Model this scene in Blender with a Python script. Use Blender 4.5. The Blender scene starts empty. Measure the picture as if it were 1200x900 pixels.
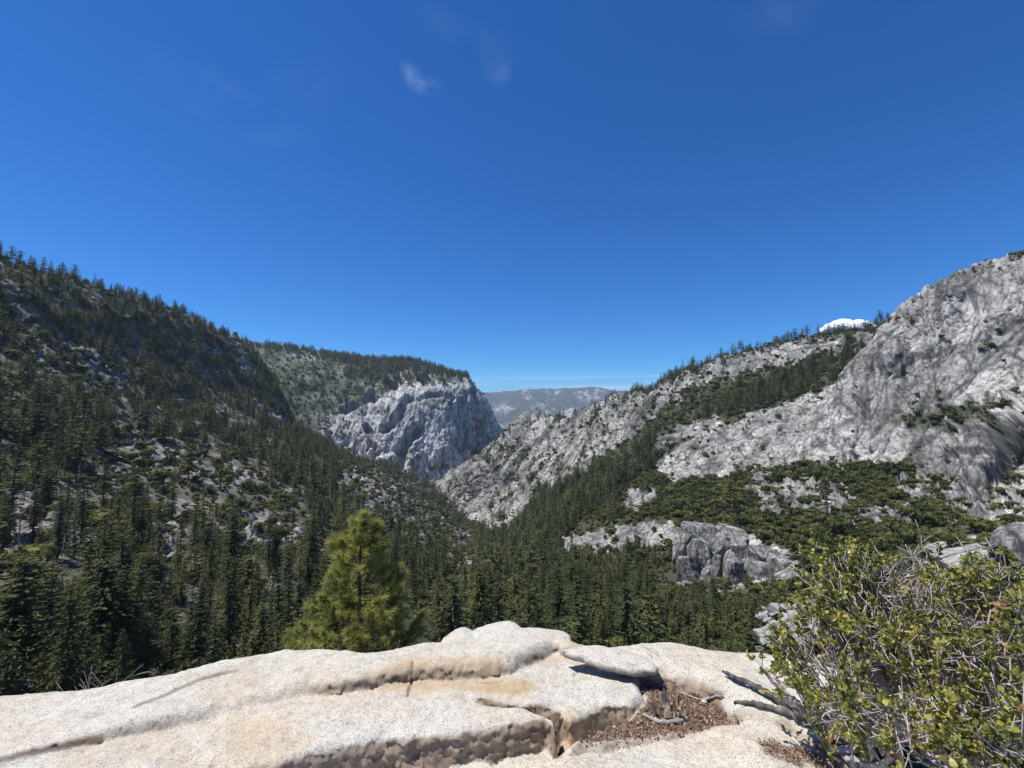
import bpy, bmesh, math, random
import numpy as np
from mathutils import Vector, Matrix, Euler

# ------------------------------------------------------------------ camera, sky, sun, exposure
random.seed(7)
RNG = np.random.default_rng(11)
scene = bpy.context.scene
col = scene.collection
F = 520.0                       # focal length in pixels of the 1200x900 photograph
HORIZON = 475.0                 # row of the true horizon
PITCH = math.atan((HORIZON - 450.0) / F)
CAM = np.array([0.0, 0.0, 1.6])
cam_data = bpy.data.cameras.new('camera')
cam_data.sensor_width = 36.0
cam_data.lens = 36.0 * F / 1200.0
cam_data.clip_start = 0.05
cam_data.clip_end = 90000.0
cam = bpy.data.objects.new('camera', cam_data)
cam.location = CAM
cam.rotation_euler = (math.pi / 2 + PITCH, 0, 0)
col.objects.link(cam)
scene.camera = cam

SUN_AZ = math.radians(-88)      # measured from the view direction (+Y) towards +X
SUN_EL = math.radians(65)
SUN_DIR = Vector((math.sin(SUN_AZ) * math.cos(SUN_EL), math.cos(SUN_AZ) * math.cos(SUN_EL), math.sin(SUN_EL)))
world = bpy.data.worlds.new('World')
scene.world = world
world.use_nodes = True
wn, wl = world.node_tree.nodes, world.node_tree.links
wn.clear()
sky = wn.new('ShaderNodeTexSky')
sky.sky_type = 'NISHITA'
sky.sun_disc = False
sky.sun_elevation = SUN_EL
sky.sun_rotation = SUN_AZ
sky.altitude = 1900.0
sky.air_density = 1.0
sky.dust_density = 0.1
sky.ozone_density = 3.0
hsv = wn.new('ShaderNodeHueSaturation')
hsv.inputs['Saturation'].default_value = 1.2
hsv.inputs['Value'].default_value = 1.0
tint = wn.new('ShaderNodeMix'); tint.data_type = 'RGBA'; tint.blend_type = 'MULTIPLY'
tint.inputs['Factor'].default_value = 1.0
tint.inputs['B'].default_value = (.40, .92, 1.38, 1)      # the camera's rendering of a high-altitude sky
wl.new(sky.outputs[0], hsv.inputs['Color'])
wl.new(hsv.outputs[0], tint.inputs['A'])
bg = wn.new('ShaderNodeBackground')
bg.inputs['Strength'].default_value = 0.075
wout = wn.new('ShaderNodeOutputWorld')
wl.new(bg.outputs[0], wout.inputs[0])

sun_data = bpy.data.lights.new('sun', 'SUN')
sun_data.energy = 4.6
sun_data.angle = math.radians(0.53)
sun_data.color = (1.0, 0.955, 0.89)
sun = bpy.data.objects.new('sun', sun_data)
sun.rotation_euler = SUN_DIR.to_track_quat('Z', 'Y').to_euler()
sun.location = (-40, 10, 60)
col.objects.link(sun)

scene.view_settings.view_transform = 'Standard'
scene.view_settings.look = 'None'
scene.view_settings.exposure = 0.42
scene.view_settings.gamma = 1.0
scene.view_settings.use_curve_mapping = False
scene.render.engine = 'CYCLES'
scene.render.resolution_x = 1024
scene.render.resolution_y = 768

# ------------------------------------------------------------------ pixels <-> directions
def px_dir(px, py):
    xc = (np.asarray(px, float) - 600.0) / F
    yc = (450.0 - np.asarray(py, float)) / F
    cp, sp = math.cos(PITCH), math.sin(PITCH)
    return np.stack([xc, cp - yc * sp, sp + yc * cp], -1)

def px_point(px, py, R):
    """point at horizontal range R in the direction of a pixel of the photograph"""
    d = px_dir(px, py)
    h = np.hypot(d[..., 0], d[..., 1])
    return CAM + d * (np.asarray(R, float) / h)[..., None]

def project(P):
    d = np.asarray(P, float) - CAM
    cp, sp = math.cos(PITCH), math.sin(PITCH)
    f = d[..., 1] * cp + d[..., 2] * sp
    u = -d[..., 1] * sp + d[..., 2] * cp
    f = np.maximum(f, 1e-3)
    return 600 + F * d[..., 0] / f, 450 - F * u / f

# ------------------------------------------------------------------ clouds in the sky (thin ice cloud)
def wnode(t, **kw):
    n = wn.new(t)
    for k, v in kw.items():
        setattr(n, k, v)
    return n

def wmath(op, a, b=None):
    n = wn.new('ShaderNodeMath'); n.operation = op
    for i, v in enumerate((a, b)):
        if v is None: continue
        if isinstance(v, (int, float)): n.inputs[i].default_value = v
        else: wl.new(v, n.inputs[i])
    return n.outputs[0]

tc = wn.new('ShaderNodeTexCoord')
DIRV = tc.outputs['Generated']
def wisp(px, py, ang_x, ang_y, tilt, strength, nscale, thr):
    """thin wisp of ice cloud round one direction of the sky"""
    d = Vector(px_dir(px, py)).normalized()
    right = Vector((d.y, -d.x, 0)).normalized()
    up = right.cross(d)
    a = right * math.cos(tilt) + up * math.sin(tilt)
    b = -right * math.sin(tilt) + up * math.cos(tilt)
    def dot(v):
        n = wn.new('ShaderNodeVectorMath'); n.operation = 'DOT_PRODUCT'
        wl.new(DIRV, n.inputs[0]); n.inputs[1].default_value = v
        return n.outputs['Value']
    ua = wmath('DIVIDE', dot(a), ang_x)
    ub = wmath('DIVIDE', dot(b), ang_y)
    ub = wmath('SUBTRACT', ub, wmath('MULTIPLY', wmath('MULTIPLY', ua, ua), 0.55))
    r2 = wmath('ADD', wmath('MULTIPLY', ua, ua), wmath('MULTIPLY', ub, ub))
    fall = wmath('POWER', wmath('MAXIMUM', wmath('SUBTRACT', 1.0, r2), 0.0), 1.5)
    fall = wmath('MULTIPLY', fall, wmath('GREATER_THAN', dot(d), 0.5))
    nz = wn.new('ShaderNodeTexNoise'); nz.inputs['Scale'].default_value = nscale
    nz.inputs['Detail'].default_value = 5; nz.inputs['Roughness'].default_value = 0.55
    wl.new(DIRV, nz.inputs['Vector'])
    m = wmath('MULTIPLY', wmath('MAXIMUM', wmath('SUBTRACT', nz.outputs[0], thr), 0.0), strength)
    return wmath('MULTIPLY', fall, m)

mask = wisp(491, 96, 0.044, 0.024, math.radians(-20), .62, 30, 0.34)
for args in ((586, 88, .03, .026, .3, .16, 24, .3), (275, 130, .14, .05, -.2, .22, 11, .38), (360, 105, .08, .05, .5, .14, 11, .38), (545, 52, .12, .05, -.3, .10, 11, .38), (945, 5, .12, .04, .0, .16, 10, .38)):
    mask = wmath('ADD', mask, wisp(*args))
# streaks of cirrus low over the horizon, all the way round
sep = wn.new('ShaderNodeSeparateXYZ'); wl.new(DIRV, sep.inputs[0])
mp = wn.new('ShaderNodeMapping'); mp.inputs['Scale'].default_value = (2.2, 2.2, 95.0)
wl.new(DIRV, mp.inputs['Vector'])
nz = wn.new('ShaderNodeTexNoise'); nz.inputs['Scale'].default_value = 1.0; nz.inputs['Detail'].default_value = 4
wl.new(mp.outputs[0], nz.inputs['Vector'])
low = wmath('MAXIMUM', wmath('SUBTRACT', 1.0, wmath('DIVIDE', wmath('ABSOLUTE', wmath('SUBTRACT', sep.outputs['Z'], 0.045)), 0.026)), 0.0)
st = wmath('MULTIPLY', wmath('MAXIMUM', wmath('SUBTRACT', nz.outputs[0], 0.42), 0.0), 5.0)
mask = wmath('MINIMUM', wmath('ADD', mask, wmath('MULTIPLY', low, st)), 0.9)
mixw = wn.new('ShaderNodeMix'); mixw.data_type = 'RGBA'
wl.new(mask, mixw.inputs['Factor'])
wl.new(tint.outputs['Result'], mixw.inputs['A'])
mixw.inputs['B'].default_value = (6.6, 8.7, 11.2, 1)
wl.new(mixw.outputs['Result'], bg.inputs['Color'])

# ------------------------------------------------------------------ noise
_perm = np.random.default_rng(3).permutation(256).astype(np.int32)
_perm = np.concatenate([_perm, _perm, _perm])
_g = np.random.default_rng(5).normal(size=(256, 3)); _g /= np.linalg.norm(_g, axis=1)[:, None]

_g = _g.astype(np.float32)
_g2 = np.random.default_rng(6).uniform(0, 6.2832, 256); _g2 = np.stack([np.cos(_g2), np.sin(_g2)], 1).astype(np.float32)

def perlin(P):
    P = np.asarray(P)
    i = np.floor(P).astype(np.int32); f = (P - i).astype(np.float32)
    w = f * f * f * (f * (f * 6 - 15) + 10)
    i &= 255
    if np.all(P[:, 2] == P[0, 2]):                   # a plane through the lattice: two dimensions do
        k = int(abs(P[0, 2]) * 37) & 255
        out = 0
        for dx in (0, 1):
            a = _perm[((i[:, 0] + dx) & 255) + k]
            for dy in (0, 1):
                g = _g2[_perm[a + ((i[:, 1] + dy) & 255)]]
                v = g[:, 0] * (f[:, 0] - dx) + g[:, 1] * (f[:, 1] - dy)
                out = out + v * (w[:, 0] if dx else 1 - w[:, 0]) * (w[:, 1] if dy else 1 - w[:, 1])
        return out * 1.5
    out = 0
    for dx in (0, 1):
        for dy in (0, 1):
            h2 = _perm[_perm[(i[:, 0] + dx) & 255] + ((i[:, 1] + dy) & 255)]
            wxy = (w[:, 0] if dx else 1 - w[:, 0]) * (w[:, 1] if dy else 1 - w[:, 1])
            for dz in (0, 1):
                g = _g[_perm[h2 + ((i[:, 2] + dz) & 255)]]
                v = g[:, 0] * (f[:, 0] - dx) + g[:, 1] * (f[:, 1] - dy) + g[:, 2] * (f[:, 2] - dz)
                out = out + v * wxy * (w[:, 2] if dz else 1 - w[:, 2])
    return out * 1.6

def fbm(P, octaves=4, gain=.5, lac=2.03, ridged=False):
    a, s, q = 1.0, 0, np.array(P, float); tot = 0
    for k in range(octaves):
        n = perlin(q)
        if ridged: n = 1 - 2 * np.abs(n)
        s = s + a * n; tot += a; a *= gain; q = q * lac + 17.3
    return s / tot

def facets(P, seed=0, tilt=1.0, planar=False):
    """piecewise planar field over random cells: (height, distance to the joint)"""
    P = np.asarray(P, np.float32)
    base = np.floor(P).astype(np.int32)
    fr_ = P - base
    n = len(P)
    d1 = np.full(n, 9.0, np.float32); d2 = np.full(n, 9.0, np.float32); val = np.zeros(n, np.float32)
    for dx in (-1, 0, 1):
        hx = _perm[(base[:, 0] + dx + seed) & 255]
        for dy in (-1, 0, 1):
            hy = _perm[(hx + base[:, 1] + dy) & 255]
            for dz in ((0,) if planar else (-1, 0, 1)):
                h = hy if planar else _perm[(hy + base[:, 2] + dz) & 255]
                g = _g[h] * np.float32(.42)
                rx = fr_[:, 0] - dx - .5 - g[:, 0]; ry = fr_[:, 1] - dy - .5 - g[:, 1]
                rz = 0 if planar else fr_[:, 2] - dz - .5 - g[:, 2]
                d = np.sqrt(rx * rx + ry * ry + rz * rz)
                t = _g[_perm[h + 31]]
                v = (_perm[h + 7] * np.float32(1 / 255.) - np.float32(.5)) + np.float32(tilt) * (rx * t[:, 0] + ry * t[:, 1] + rz * t[:, 2])
                nearer = d < d1
                d2 = np.where(nearer, d1, np.minimum(d2, d))
                val = np.where(nearer, v, val)
                d1 = np.where(nearer, d, d1)
    return val.astype(float), (d2 - d1).astype(float)

def crackline(u, v, width, seed):
    """thin branching dark lines along v"""
    n = perlin(np.stack([u, v, np.full(len(u), float(seed))], 1)) + .35 * perlin(np.stack([u * 2.7, v * 2.7, np.full(len(u), seed + 50.)], 1))
    return sstep(width, 0, np.abs(n))

def sstep(a, b, x):
    t = np.clip((x - a) / (b - a), 0, 1)
    return t * t * (3 - 2 * t)

def poly_sd(px, py, poly):
    """signed distance to a polygon, positive inside"""
    px = np.asarray(px, float); py = np.asarray(py, float)
    poly = np.asarray(poly, float)
    d = np.full(px.shape, 1e9); inside = np.zeros(px.shape, bool)
    n = len(poly)
    for i in range(n):
        ax, ay = poly[i]; bx, by = poly[(i + 1) % n]
        ex, ey = bx - ax, by - ay
        t = np.clip(((px - ax) * ex + (py - ay) * ey) / (ex * ex + ey * ey + 1e-12), 0, 1)
        d = np.minimum(d, np.hypot(px - ax - t * ex, py - ay - t * ey))
        if by != ay:
            cond = (ay > py) != (by > py)
            xi = (bx - ax) * (py - ay) / (by - ay) + ax
            inside ^= cond & (px < xi)
    return np.where(inside, d, -d)

def line_d(px, py, pts):
    px = np.asarray(px, float); py = np.asarray(py, float)
    d = np.full(px.shape, 1e9)
    for (ax, ay), (bx, by) in zip(pts[:-1], pts[1:]):
        ex, ey = bx - ax, by - ay
        t = np.clip(((px - ax) * ex + (py - ay) * ey) / (ex * ex + ey * ey + 1e-12), 0, 1)
        d = np.minimum(d, np.hypot(px - ax - t * ex, py - ay - t * ey))
    return d

# ------------------------------------------------------------------ object helpers
def mesh_obj(name, verts, faces, mat=None, parent=None, smooth=True, attrs=None, mats=None):
    me = bpy.data.meshes.new(name)
    verts = np.asarray(verts, np.float32)
    faces = np.asarray(faces, np.int32)
    me.vertices.add(len(verts)); me.vertices.foreach_set('co', verts.ravel())
    k = faces.shape[1]
    me.loops.add(faces.size); me.loops.foreach_set('vertex_index', faces.ravel())
    me.polygons.add(len(faces))
    me.polygons.foreach_set('loop_start', np.arange(0, faces.size, k, dtype=np.int32))
    me.polygons.foreach_set('use_smooth', np.full(len(faces), smooth, bool))
    me.update(calc_edges=True)
    if attrs:
        for an, av in attrs.items():
            at = me.attributes.new(an, 'FLOAT', 'POINT')
            at.data.foreach_set('value', np.asarray(av, np.float32))
    if mat: me.materials.append(mat)
    ob = bpy.data.objects.new(name, me)
    col.objects.link(ob)
    if parent: ob.parent = parent
    return ob

def grid_faces(nu, nv):
    idx = np.arange(nu * nv).reshape(nu, nv)
    return np.stack([idx[:-1, :-1], idx[1:, :-1], idx[1:, 1:], idx[:-1, 1:]], -1).reshape(-1, 4)

def tag(o, label=None, cat=None, group=None, kind=None):
    if label: o['label'] = label
    if cat: o['category'] = cat
    if group: o['group'] = group
    if kind: o['kind'] = kind
    return o

def empty(name, loc=(0, 0, 0)):
    o = bpy.data.objects.new(name, None); o.location = loc
    o.empty_display_size = 0.2
    col.objects.link(o)
    return o

class MB:
    """collects triangles/quads as triangles"""
    def __init__(s): s.v = []; s.f = []; s.a = []; s.n = 0
    def add(s, v, f, a=0.0):
        v = np.asarray(v, float); f = np.asarray(f, int)
        if f.shape[1] == 4: f = np.concatenate([f[:, [0, 1, 2]], f[:, [0, 2, 3]]])
        s.v.append(v); s.f.append(f + s.n); s.n += len(v)
        s.a.append(np.full(len(v), a) if np.isscalar(a) else np.asarray(a))
    def tube(s, pts, rad, sides=6, a=0.0, wob=0.0):
        pts = np.asarray(pts, float); n = len(pts)
        rad = np.broadcast_to(np.asarray(rad, float), (n,))
        t = np.gradient(pts, axis=0); t /= np.linalg.norm(t, axis=1)[:, None] + 1e-9
        ref = np.array([0.31, 0.17, 0.93]) if abs(t[0] @ np.array([.31, .17, .93])) < .9 else np.array([1., 0, 0])
        n1 = np.cross(t, ref); n1 /= np.linalg.norm(n1, axis=1)[:, None] + 1e-9
        n2 = np.cross(t, n1)
        ang = np.arange(sides) * 2 * math.pi / sides
        rr = rad[:, None] * (1 + (wob * RNG.normal(size=(n, sides)) if wob else 0))
        v = pts[:, None, :] + rr[..., None] * (np.cos(ang)[None, :, None] * n1[:, None, :] + np.sin(ang)[None, :, None] * n2[:, None, :])
        idx = np.arange(n * sides).reshape(n, sides)
        nx = np.roll(idx, -1, axis=1)
        f = np.stack([idx[:-1], nx[:-1], nx[1:], idx[1:]], -1).reshape(-1, 4)
        v = v.reshape(-1, 3)
        v = np.concatenate([v, pts[:1], pts[-1:]])
        caps = np.array([[nx[0, k], idx[0, k], n * sides] for k in range(sides)] + [[idx[-1, k], nx[-1, k], n * sides + 1] for k in range(sides)])
        f = np.concatenate([f[:, [0, 1, 2]], f[:, [0, 2, 3]], caps])
        s.add(v, f, a)
    def build(s, name, mat, parent=None, smooth=True, offset=None):
        v = np.concatenate(s.v)
        if offset is not None: v = v - np.asarray(offset)
        return mesh_obj(name, v, np.concatenate(s.f), mat, parent, smooth, {'tone': np.concatenate(s.a)})

# ------------------------------------------------------------------ materials
def new_mat(name):
    m = bpy.data.materials.new(name); m.use_nodes = True
    nt = m.node_tree; b = nt.nodes['Principled BSDF']
    return m, nt, b

def N(nt, t, ins=None, **kw):
    n = nt.nodes.new(t)
    for k, v in kw.items(): setattr(n, k, v)
    if ins:
        for k, v in ins.items():
            if hasattr(v, 'links') and hasattr(v, 'node'): nt.links.new(v, n.inputs[k])
            else: n.inputs[k].default_value = v
    return n

def mixc(nt, fac, a, b, blend='MIX'):
    n = nt.nodes.new('ShaderNodeMix'); n.data_type = 'RGBA'; n.blend_type = blend
    for key, v in (('Factor', fac), ('A', a), ('B', b)):
        if hasattr(v, 'links') and hasattr(v, 'node'): nt.links.new(v, n.inputs[key])
        else: n.inputs[key].default_value = v if key == 'Factor' else (*v, 1) if len(v) == 3 else v
    return n.outputs['Result']

def ramp(nt, fac, stops):
    n = nt.nodes.new('ShaderNodeValToRGB')
    el = n.color_ramp.elements
    while len(el) > 1: el.remove(el[-1])
    el[0].position = stops[0][0]; el[0].color = (*stops[0][1], 1)
    for p, c in stops[1:]:
        e = el.new(p); e.color = (*c, 1)
    nt.links.new(fac, n.inputs[0])
    return n.outputs[0]

def g3(v): return (v, v, v)

def attr(nt, name): return N(nt, 'ShaderNodeAttribute', attribute_name=name).outputs['Fac']
def geopos(nt): return N(nt, 'ShaderNodeNewGeometry').outputs['Position']

def rock_terrain_mat(name, light, dark, veg, soil, scale, rough=.9, joint=(0, 0, 0), jscale=1.0, jdark=.9, streak=.5, fine=.42):
    """weathered granite with crisp joints, water streaks, stains ('dark'), soil ('soil') and low brush ('veg')"""
    m, nt, b = new_mat(name)
    pos = geopos(nt)
    grain_ = N(nt, 'ShaderNodeMapping', {'Vector': pos, 'Rotation': joint, 'Scale': (1.5, 1.3, .22)}).outputs[0]
    n1 = N(nt, 'ShaderNodeTexNoise', {'Vector': grain_, 'Scale': scale * .9, 'Detail': 8.0, 'Roughness': .6}).outputs[0]
    n2 = N(nt, 'ShaderNodeTexNoise', {'Vector': grain_, 'Scale': scale * 6, 'Detail': 6.0, 'Roughness': .7}).outputs[0]
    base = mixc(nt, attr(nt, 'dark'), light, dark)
    base = mixc(nt, 1.0, base, ramp(nt, n1, [(.3, g3(.82)), (.5, g3(1.0)), (.7, g3(1.10))]), 'MULTIPLY')
    base = mixc(nt, 1.0, base, ramp(nt, n2, [(.32, g3(fine)), (.46, g3(.96)), (.7, g3(1.0 + .38 * (1 - fine)))]), 'MULTIPLY')
    # water streaks down the faces
    st_ = N(nt, 'ShaderNodeMapping', {'Vector': pos, 'Scale': (scale * 5, scale * 5, scale * .45)}).outputs[0]
    sn = N(nt, 'ShaderNodeTexNoise', {'Vector': st_, 'Scale': 1.0, 'Detail': 5.0, 'Roughness': .6}).outputs[0]
    base = mixc(nt, 1.0, base, ramp(nt, sn, [(.36, g3(1 - streak)), (.48, g3(1.0)), (.66, g3(1.08))]), 'MULTIPLY')
    # joints: edges of warped, stretched cells at two sizes
    warp = N(nt, 'ShaderNodeTexNoise', {'Vector': pos, 'Scale': scale * 1.2, 'Detail': 4.0}).outputs['Color']
    wv = N(nt, 'ShaderNodeVectorMath', {0: warp, 3: 9.0 / scale * .05}, operation='SCALE').outputs[0]
    wp = N(nt, 'ShaderNodeVectorMath', {0: pos, 1: wv}, operation='ADD').outputs[0]
    hj = None
    for ks, wd, amt in ((.42, .055, jdark), (1.3, .085, jdark * .85), (3.4, .13, jdark * .6)):
        mp_ = N(nt, 'ShaderNodeMapping', {'Vector': wp, 'Rotation': joint, 'Scale': (scale * ks * jscale, scale * ks * jscale * .8, scale * ks * jscale * .28)}).outputs[0]
        v = N(nt, 'ShaderNodeTexVoronoi', {'Vector': mp_, 'Scale': 1.0}, feature='DISTANCE_TO_EDGE').outputs['Distance']
        cell = N(nt, 'ShaderNodeTexVoronoi', {'Vector': mp_, 'Scale': 1.0})
        cv = N(nt, 'ShaderNodeSeparateColor', {0: cell.outputs['Color']}).outputs[0]
        base = mixc(nt, 1.0, base, ramp(nt, cv, [(0, g3(.80 if ks < 2 else .9)), (1, g3(1.16 if ks < 2 else 1.08))]), 'MULTIPLY')
        brk = N(nt, 'ShaderNodeTexNoise', {'Vector': pos, 'Scale': scale * ks * 2.0, 'Detail': 2.0}).outputs[0]
        line = ramp(nt, v, [(0, g3(1.0)), (wd, g3(0.0))])
        gate = ramp(nt, brk, [(.38, g3(0)), (.52, g3(amt))])
        lm = mixc(nt, 1.0, line, gate, 'MULTIPLY')
        base = mixc(nt, lm, base, [c * .35 for c in dark])
        h_ = N(nt, 'ShaderNodeMath', {0: cv, 1: N(nt, 'ShaderNodeMath', {0: lm, 1: -1.2}, operation='MULTIPLY').outputs[0]}, operation='ADD').outputs[0]
        h_ = N(nt, 'ShaderNodeMath', {0: h_, 1: 1.0 / ks}, operation='MULTIPLY').outputs[0]
        hj = h_ if hj is None else N(nt, 'ShaderNodeMath', {0: hj, 1: h_}, operation='ADD').outputs[0]
    base = mixc(nt, attr(nt, 'soil'), base, soil)
    vg = mixc(nt, n2, [c * .55 for c in veg], [c * 1.5 for c in veg])
    base = mixc(nt, attr(nt, 'veg'), base, vg)
    nt.links.new(base, b.inputs['Base Color'])
    b.inputs['Roughness'].default_value = rough
    b.inputs['Specular IOR Level'].default_value = .15
    hsum = N(nt, 'ShaderNodeMath', {0: hj, 1: N(nt, 'ShaderNodeMath', {0: n2, 1: 1.2}, operation='MULTIPLY').outputs[0]}, operation='ADD').outputs[0]
    bp = N(nt, 'ShaderNodeBump', {'Height': hsum, 'Strength': .32, 'Distance': .03 / scale})
    nt.links.new(bp.outputs[0], b.inputs['Normal'])
    return m

M = {}
M['hill'] = rock_terrain_mat('hillside_ground', (.42, .405, .38), (.17, .165, .155), (.045, .048, .026), (.19, .165, .135), .05)
M['slope'] = rock_terrain_mat('granite_slope', (.46, .45, .42), (.12, .12, .115), (.042, .046, .022), (.26, .225, .18), .05, joint=(.3, .75, .4), fine=.52)
M['cliff'] = rock_terrain_mat('granite_cliff', (.49, .48, .455), (.11, .11, .11), (.042, .048, .022), (.30, .26, .21), .04, joint=(.2, -.5, .3), streak=.45, fine=.66, jscale=.75)
M['dome'] = rock_terrain_mat('granite_dome', (.60, .59, .56), (.16, .165, .175), (.060, .072, .038), (.24, .22, .18), .02, joint=(.1, .3, .2))
M['plateau'] = rock_terrain_mat('far_granite_plateau', (.46, .46, .46), (.18, .19, .21), (.05, .062, .065), (.22, .22, .2), .004, jdark=.3)

def foliage_mat(name, c0, c1, c2, nscale, rough=.65, trans=.35):
    m, nt, b = new_mat(name)
    rnd = N(nt, 'ShaderNodeObjectInfo').outputs['Random']
    tco = N(nt, 'ShaderNodeTexCoord').outputs['Object']
    nz = N(nt, 'ShaderNodeTexNoise', {'Vector': tco, 'Scale': nscale, 'Detail': 3.0}).outputs[0]
    c = ramp(nt, rnd, [(0, c0), (.5, c1), (1, c2)])
    c = mixc(nt, 1.0, c, ramp(nt, nz, [(.3, g3(.6)), (.7, g3(1.45))]), 'MULTIPLY')
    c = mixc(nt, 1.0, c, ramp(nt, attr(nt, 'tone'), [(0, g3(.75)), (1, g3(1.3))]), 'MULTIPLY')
    nt.links.new(c, b.inputs['Base Color'])
    b.inputs['Roughness'].default_value = rough
    b.inputs['Specular IOR Level'].default_value = .2
    tr = nt.nodes.new('ShaderNodeBsdfTranslucent'); nt.links.new(c, tr.inputs['Color'])
    ms = nt.nodes.new('ShaderNodeMixShader'); ms.inputs[0].default_value = trans
    nt.links.new(b.outputs[0], ms.inputs[1]); nt.links.new(tr.outputs[0], ms.inputs[2])
    nt.links.new(ms.outputs[0], nt.nodes['Material Output'].inputs[0])
    return m

M['fir'] = foliage_mat('fir_needles', (.064, .080, .032), (.100, .117, .043), (.165, .172, .058), .25)
M['brush'] = foliage_mat('oak_leaves', (.050, .062, .020), (.088, .102, .030), (.155, .160, .046), .3)
M['pine'] = foliage_mat('pine_needles', (.35, .35, .105), (.35, .35, .105), (.35, .35, .105), .8, .5, .5)

def wood_mat(name, a, bcol, scale, stretch=(1, 1, .12)):
    m, nt, b = new_mat(name)
    tco = N(nt, 'ShaderNodeTexCoord').outputs['Object']
    mp_ = N(nt, 'ShaderNodeMapping', {'Vector': tco, 'Scale': stretch}).outputs[0]
    nz = N(nt, 'ShaderNodeTexNoise', {'Vector': mp_, 'Scale': scale, 'Detail': 6.0, 'Roughness': .7}).outputs[0]
    c = ramp(nt, nz, [(.3, a), (.7, bcol)])
    c = mixc(nt, attr(nt, 'tone'), c, (.02, .018, .016))
    nt.links.new(c, b.inputs['Base Color'])
    b.inputs['Roughness'].default_value = .85
    b.inputs['Specular IOR Level'].default_value = .2
    bp = N(nt, 'ShaderNodeBump', {'Height': nz, 'Strength': .6, 'Distance': .01})
    nt.links.new(bp.outputs[0], b.inputs['Normal'])
    return m
M['bark'] = wood_mat('conifer_bark', (.07, .05, .035), (.15, .11, .08), 3)
M['snag'] = wood_mat('weathered_snag', (.20, .185, .17), (.36, .34, .32), 2)
M['stump'] = wood_mat('splintered_tan_wood', (.24, .17, .12), (.52, .42, .32), 40, (1, 1, .3))
M['greywood'] = wood_mat('grey_weathered_wood', (.15, .13, .115), (.44, .40, .36), 40, (1, 1, 1))

# ------------------------------------------------------------------ terrain as lofted profiles
class Layer: pass

def pchip(x, y, xq):
    x = np.asarray(x, float); y = np.asarray(y, float)
    h = np.diff(x); d = np.diff(y) / h
    m = np.zeros_like(y)
    if len(x) > 2:
        w1 = 2 * h[1:] + h[:-1]; w2 = h[1:] + 2 * h[:-1]
        with np.errstate(divide='ignore', invalid='ignore'):
            hm = (w1 + w2) / (w1 / d[:-1] + w2 / d[1:])
        m[1:-1] = np.where(d[:-1] * d[1:] > 0, hm, 0)
    m[0] = d[0]; m[-1] = d[-1]
    i = np.clip(np.searchsorted(x, xq) - 1, 0, len(x) - 2)
    t = np.clip((xq - x[i]) / h[i], 0, 1)
    return ((2*t**3 - 3*t**2 + 1) * y[i] + (t**3 - 2*t**2 + t) * h[i] * m[i] + (-2*t**3 + 3*t**2) * y[i+1] + (t**3 - t**2) * h[i] * m[i+1])

def loft(rows, px0, px1, step, vstep, extra_rows=()):
    """rows: guide lines, each a list of (px, py, range), from the lowest to the highest.
    extra_rows: (before/after, function of the column's end point) that carry the land on out of sight"""
    L = Layer()
    U = np.arange(px0, px1 + step * .5, step)
    nu = len(U)
    PY, RR = [], []
    for r in rows:
        r = sorted(r)
        x = [p[0] for p in r]
        PY.append(pchip(x, [p[1] for p in r], np.clip(U, x[0], x[-1])))
        RR.append(np.exp(pchip(x, [math.log(p[2]) for p in r], np.clip(U, x[0], x[-1]))))
    PY = np.array(PY); RR = np.array(RR)
    K = len(rows)
    # physical (R, z) for each station
    P = px_point(np.broadcast_to(U, PY.shape), PY, RR)
    Z = P[..., 2]
    S = [(RR[k], Z[k], PY[k]) for k in range(K)]
    for where, dR, dz in extra_rows:
        if where == 'back':
            S.append((S[-1][0] + dR, S[-1][1] + dz, S[-1][2]))
        else:
            S.insert(0, (0 * S[0][0] + dR, 0 * S[0][1] + dz, S[0][2]))
    Rk = np.array([s[0] for s in S]); Zk = np.array([s[1] for s in S]); Yk = np.array([s[2] for s in S])
    segs = []
    for k in range(len(S) - 1):
        pyext = np.abs(Yk[k + 1] - Yk[k]).max()
        n = int(max(4, math.ceil(pyext / vstep)))
        segs.append(n)
    ts = np.concatenate([k + np.arange(n) / n for k, n in enumerate(segs)] + [[len(S) - 1]])
    i = np.clip(ts.astype(int), 0, len(S) - 2); t = (ts - i)[:, None]
    def cr(A):
        tan = np.zeros_like(A)
        d = np.diff(A, axis=0)
        same = (d[:-1] * d[1:]) > 0
        tan[1:-1] = np.where(same, 2 * d[:-1] * d[1:] / (d[:-1] + d[1:] + 1e-12 * np.sign(d[:-1] + d[1:] + 1e-30)), 0)
        tan[0] = d[0]; tan[-1] = d[-1]
        return ((2*t**3 - 3*t**2 + 1) * A[i] + (t**3 - 2*t**2 + t) * tan[i] + (-2*t**3 + 3*t**2) * A[i+1] + (t**3 - t**2) * tan[i+1])
    Rg, Zg, Yg = cr(Rk), cr(Zk), cr(Yk)
    d = px_dir(U, np.full(nu, HORIZON)); h = np.hypot(d[:, 0], d[:, 1])
    X = Rg * (d[:, 0] / h)[None]; Y = Rg * (d[:, 1] / h)[None]
    V = np.stack([X, Y, Zg], -1)              # (nv, nu, 3)
    L.shape = V.shape[:2]
    L.V = V.reshape(-1, 3)
    L.px = np.broadcast_to(U, V.shape[:2]).ravel().copy()
    L.py = project(L.V)[1]
    return L

def normals(L):
    V = L.V.reshape(*L.shape, 3)
    a = np.gradient(V, axis=1); b = np.gradient(V, axis=0)
    n = np.cross(a, b)
    L.area = np.linalg.norm(n, axis=-1).ravel()
    n /= np.linalg.norm(n, axis=-1)[..., None] + 1e-9
    n = n.reshape(-1, 3)
    n[n[:, 2] < 0] *= -1
    return n

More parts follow.
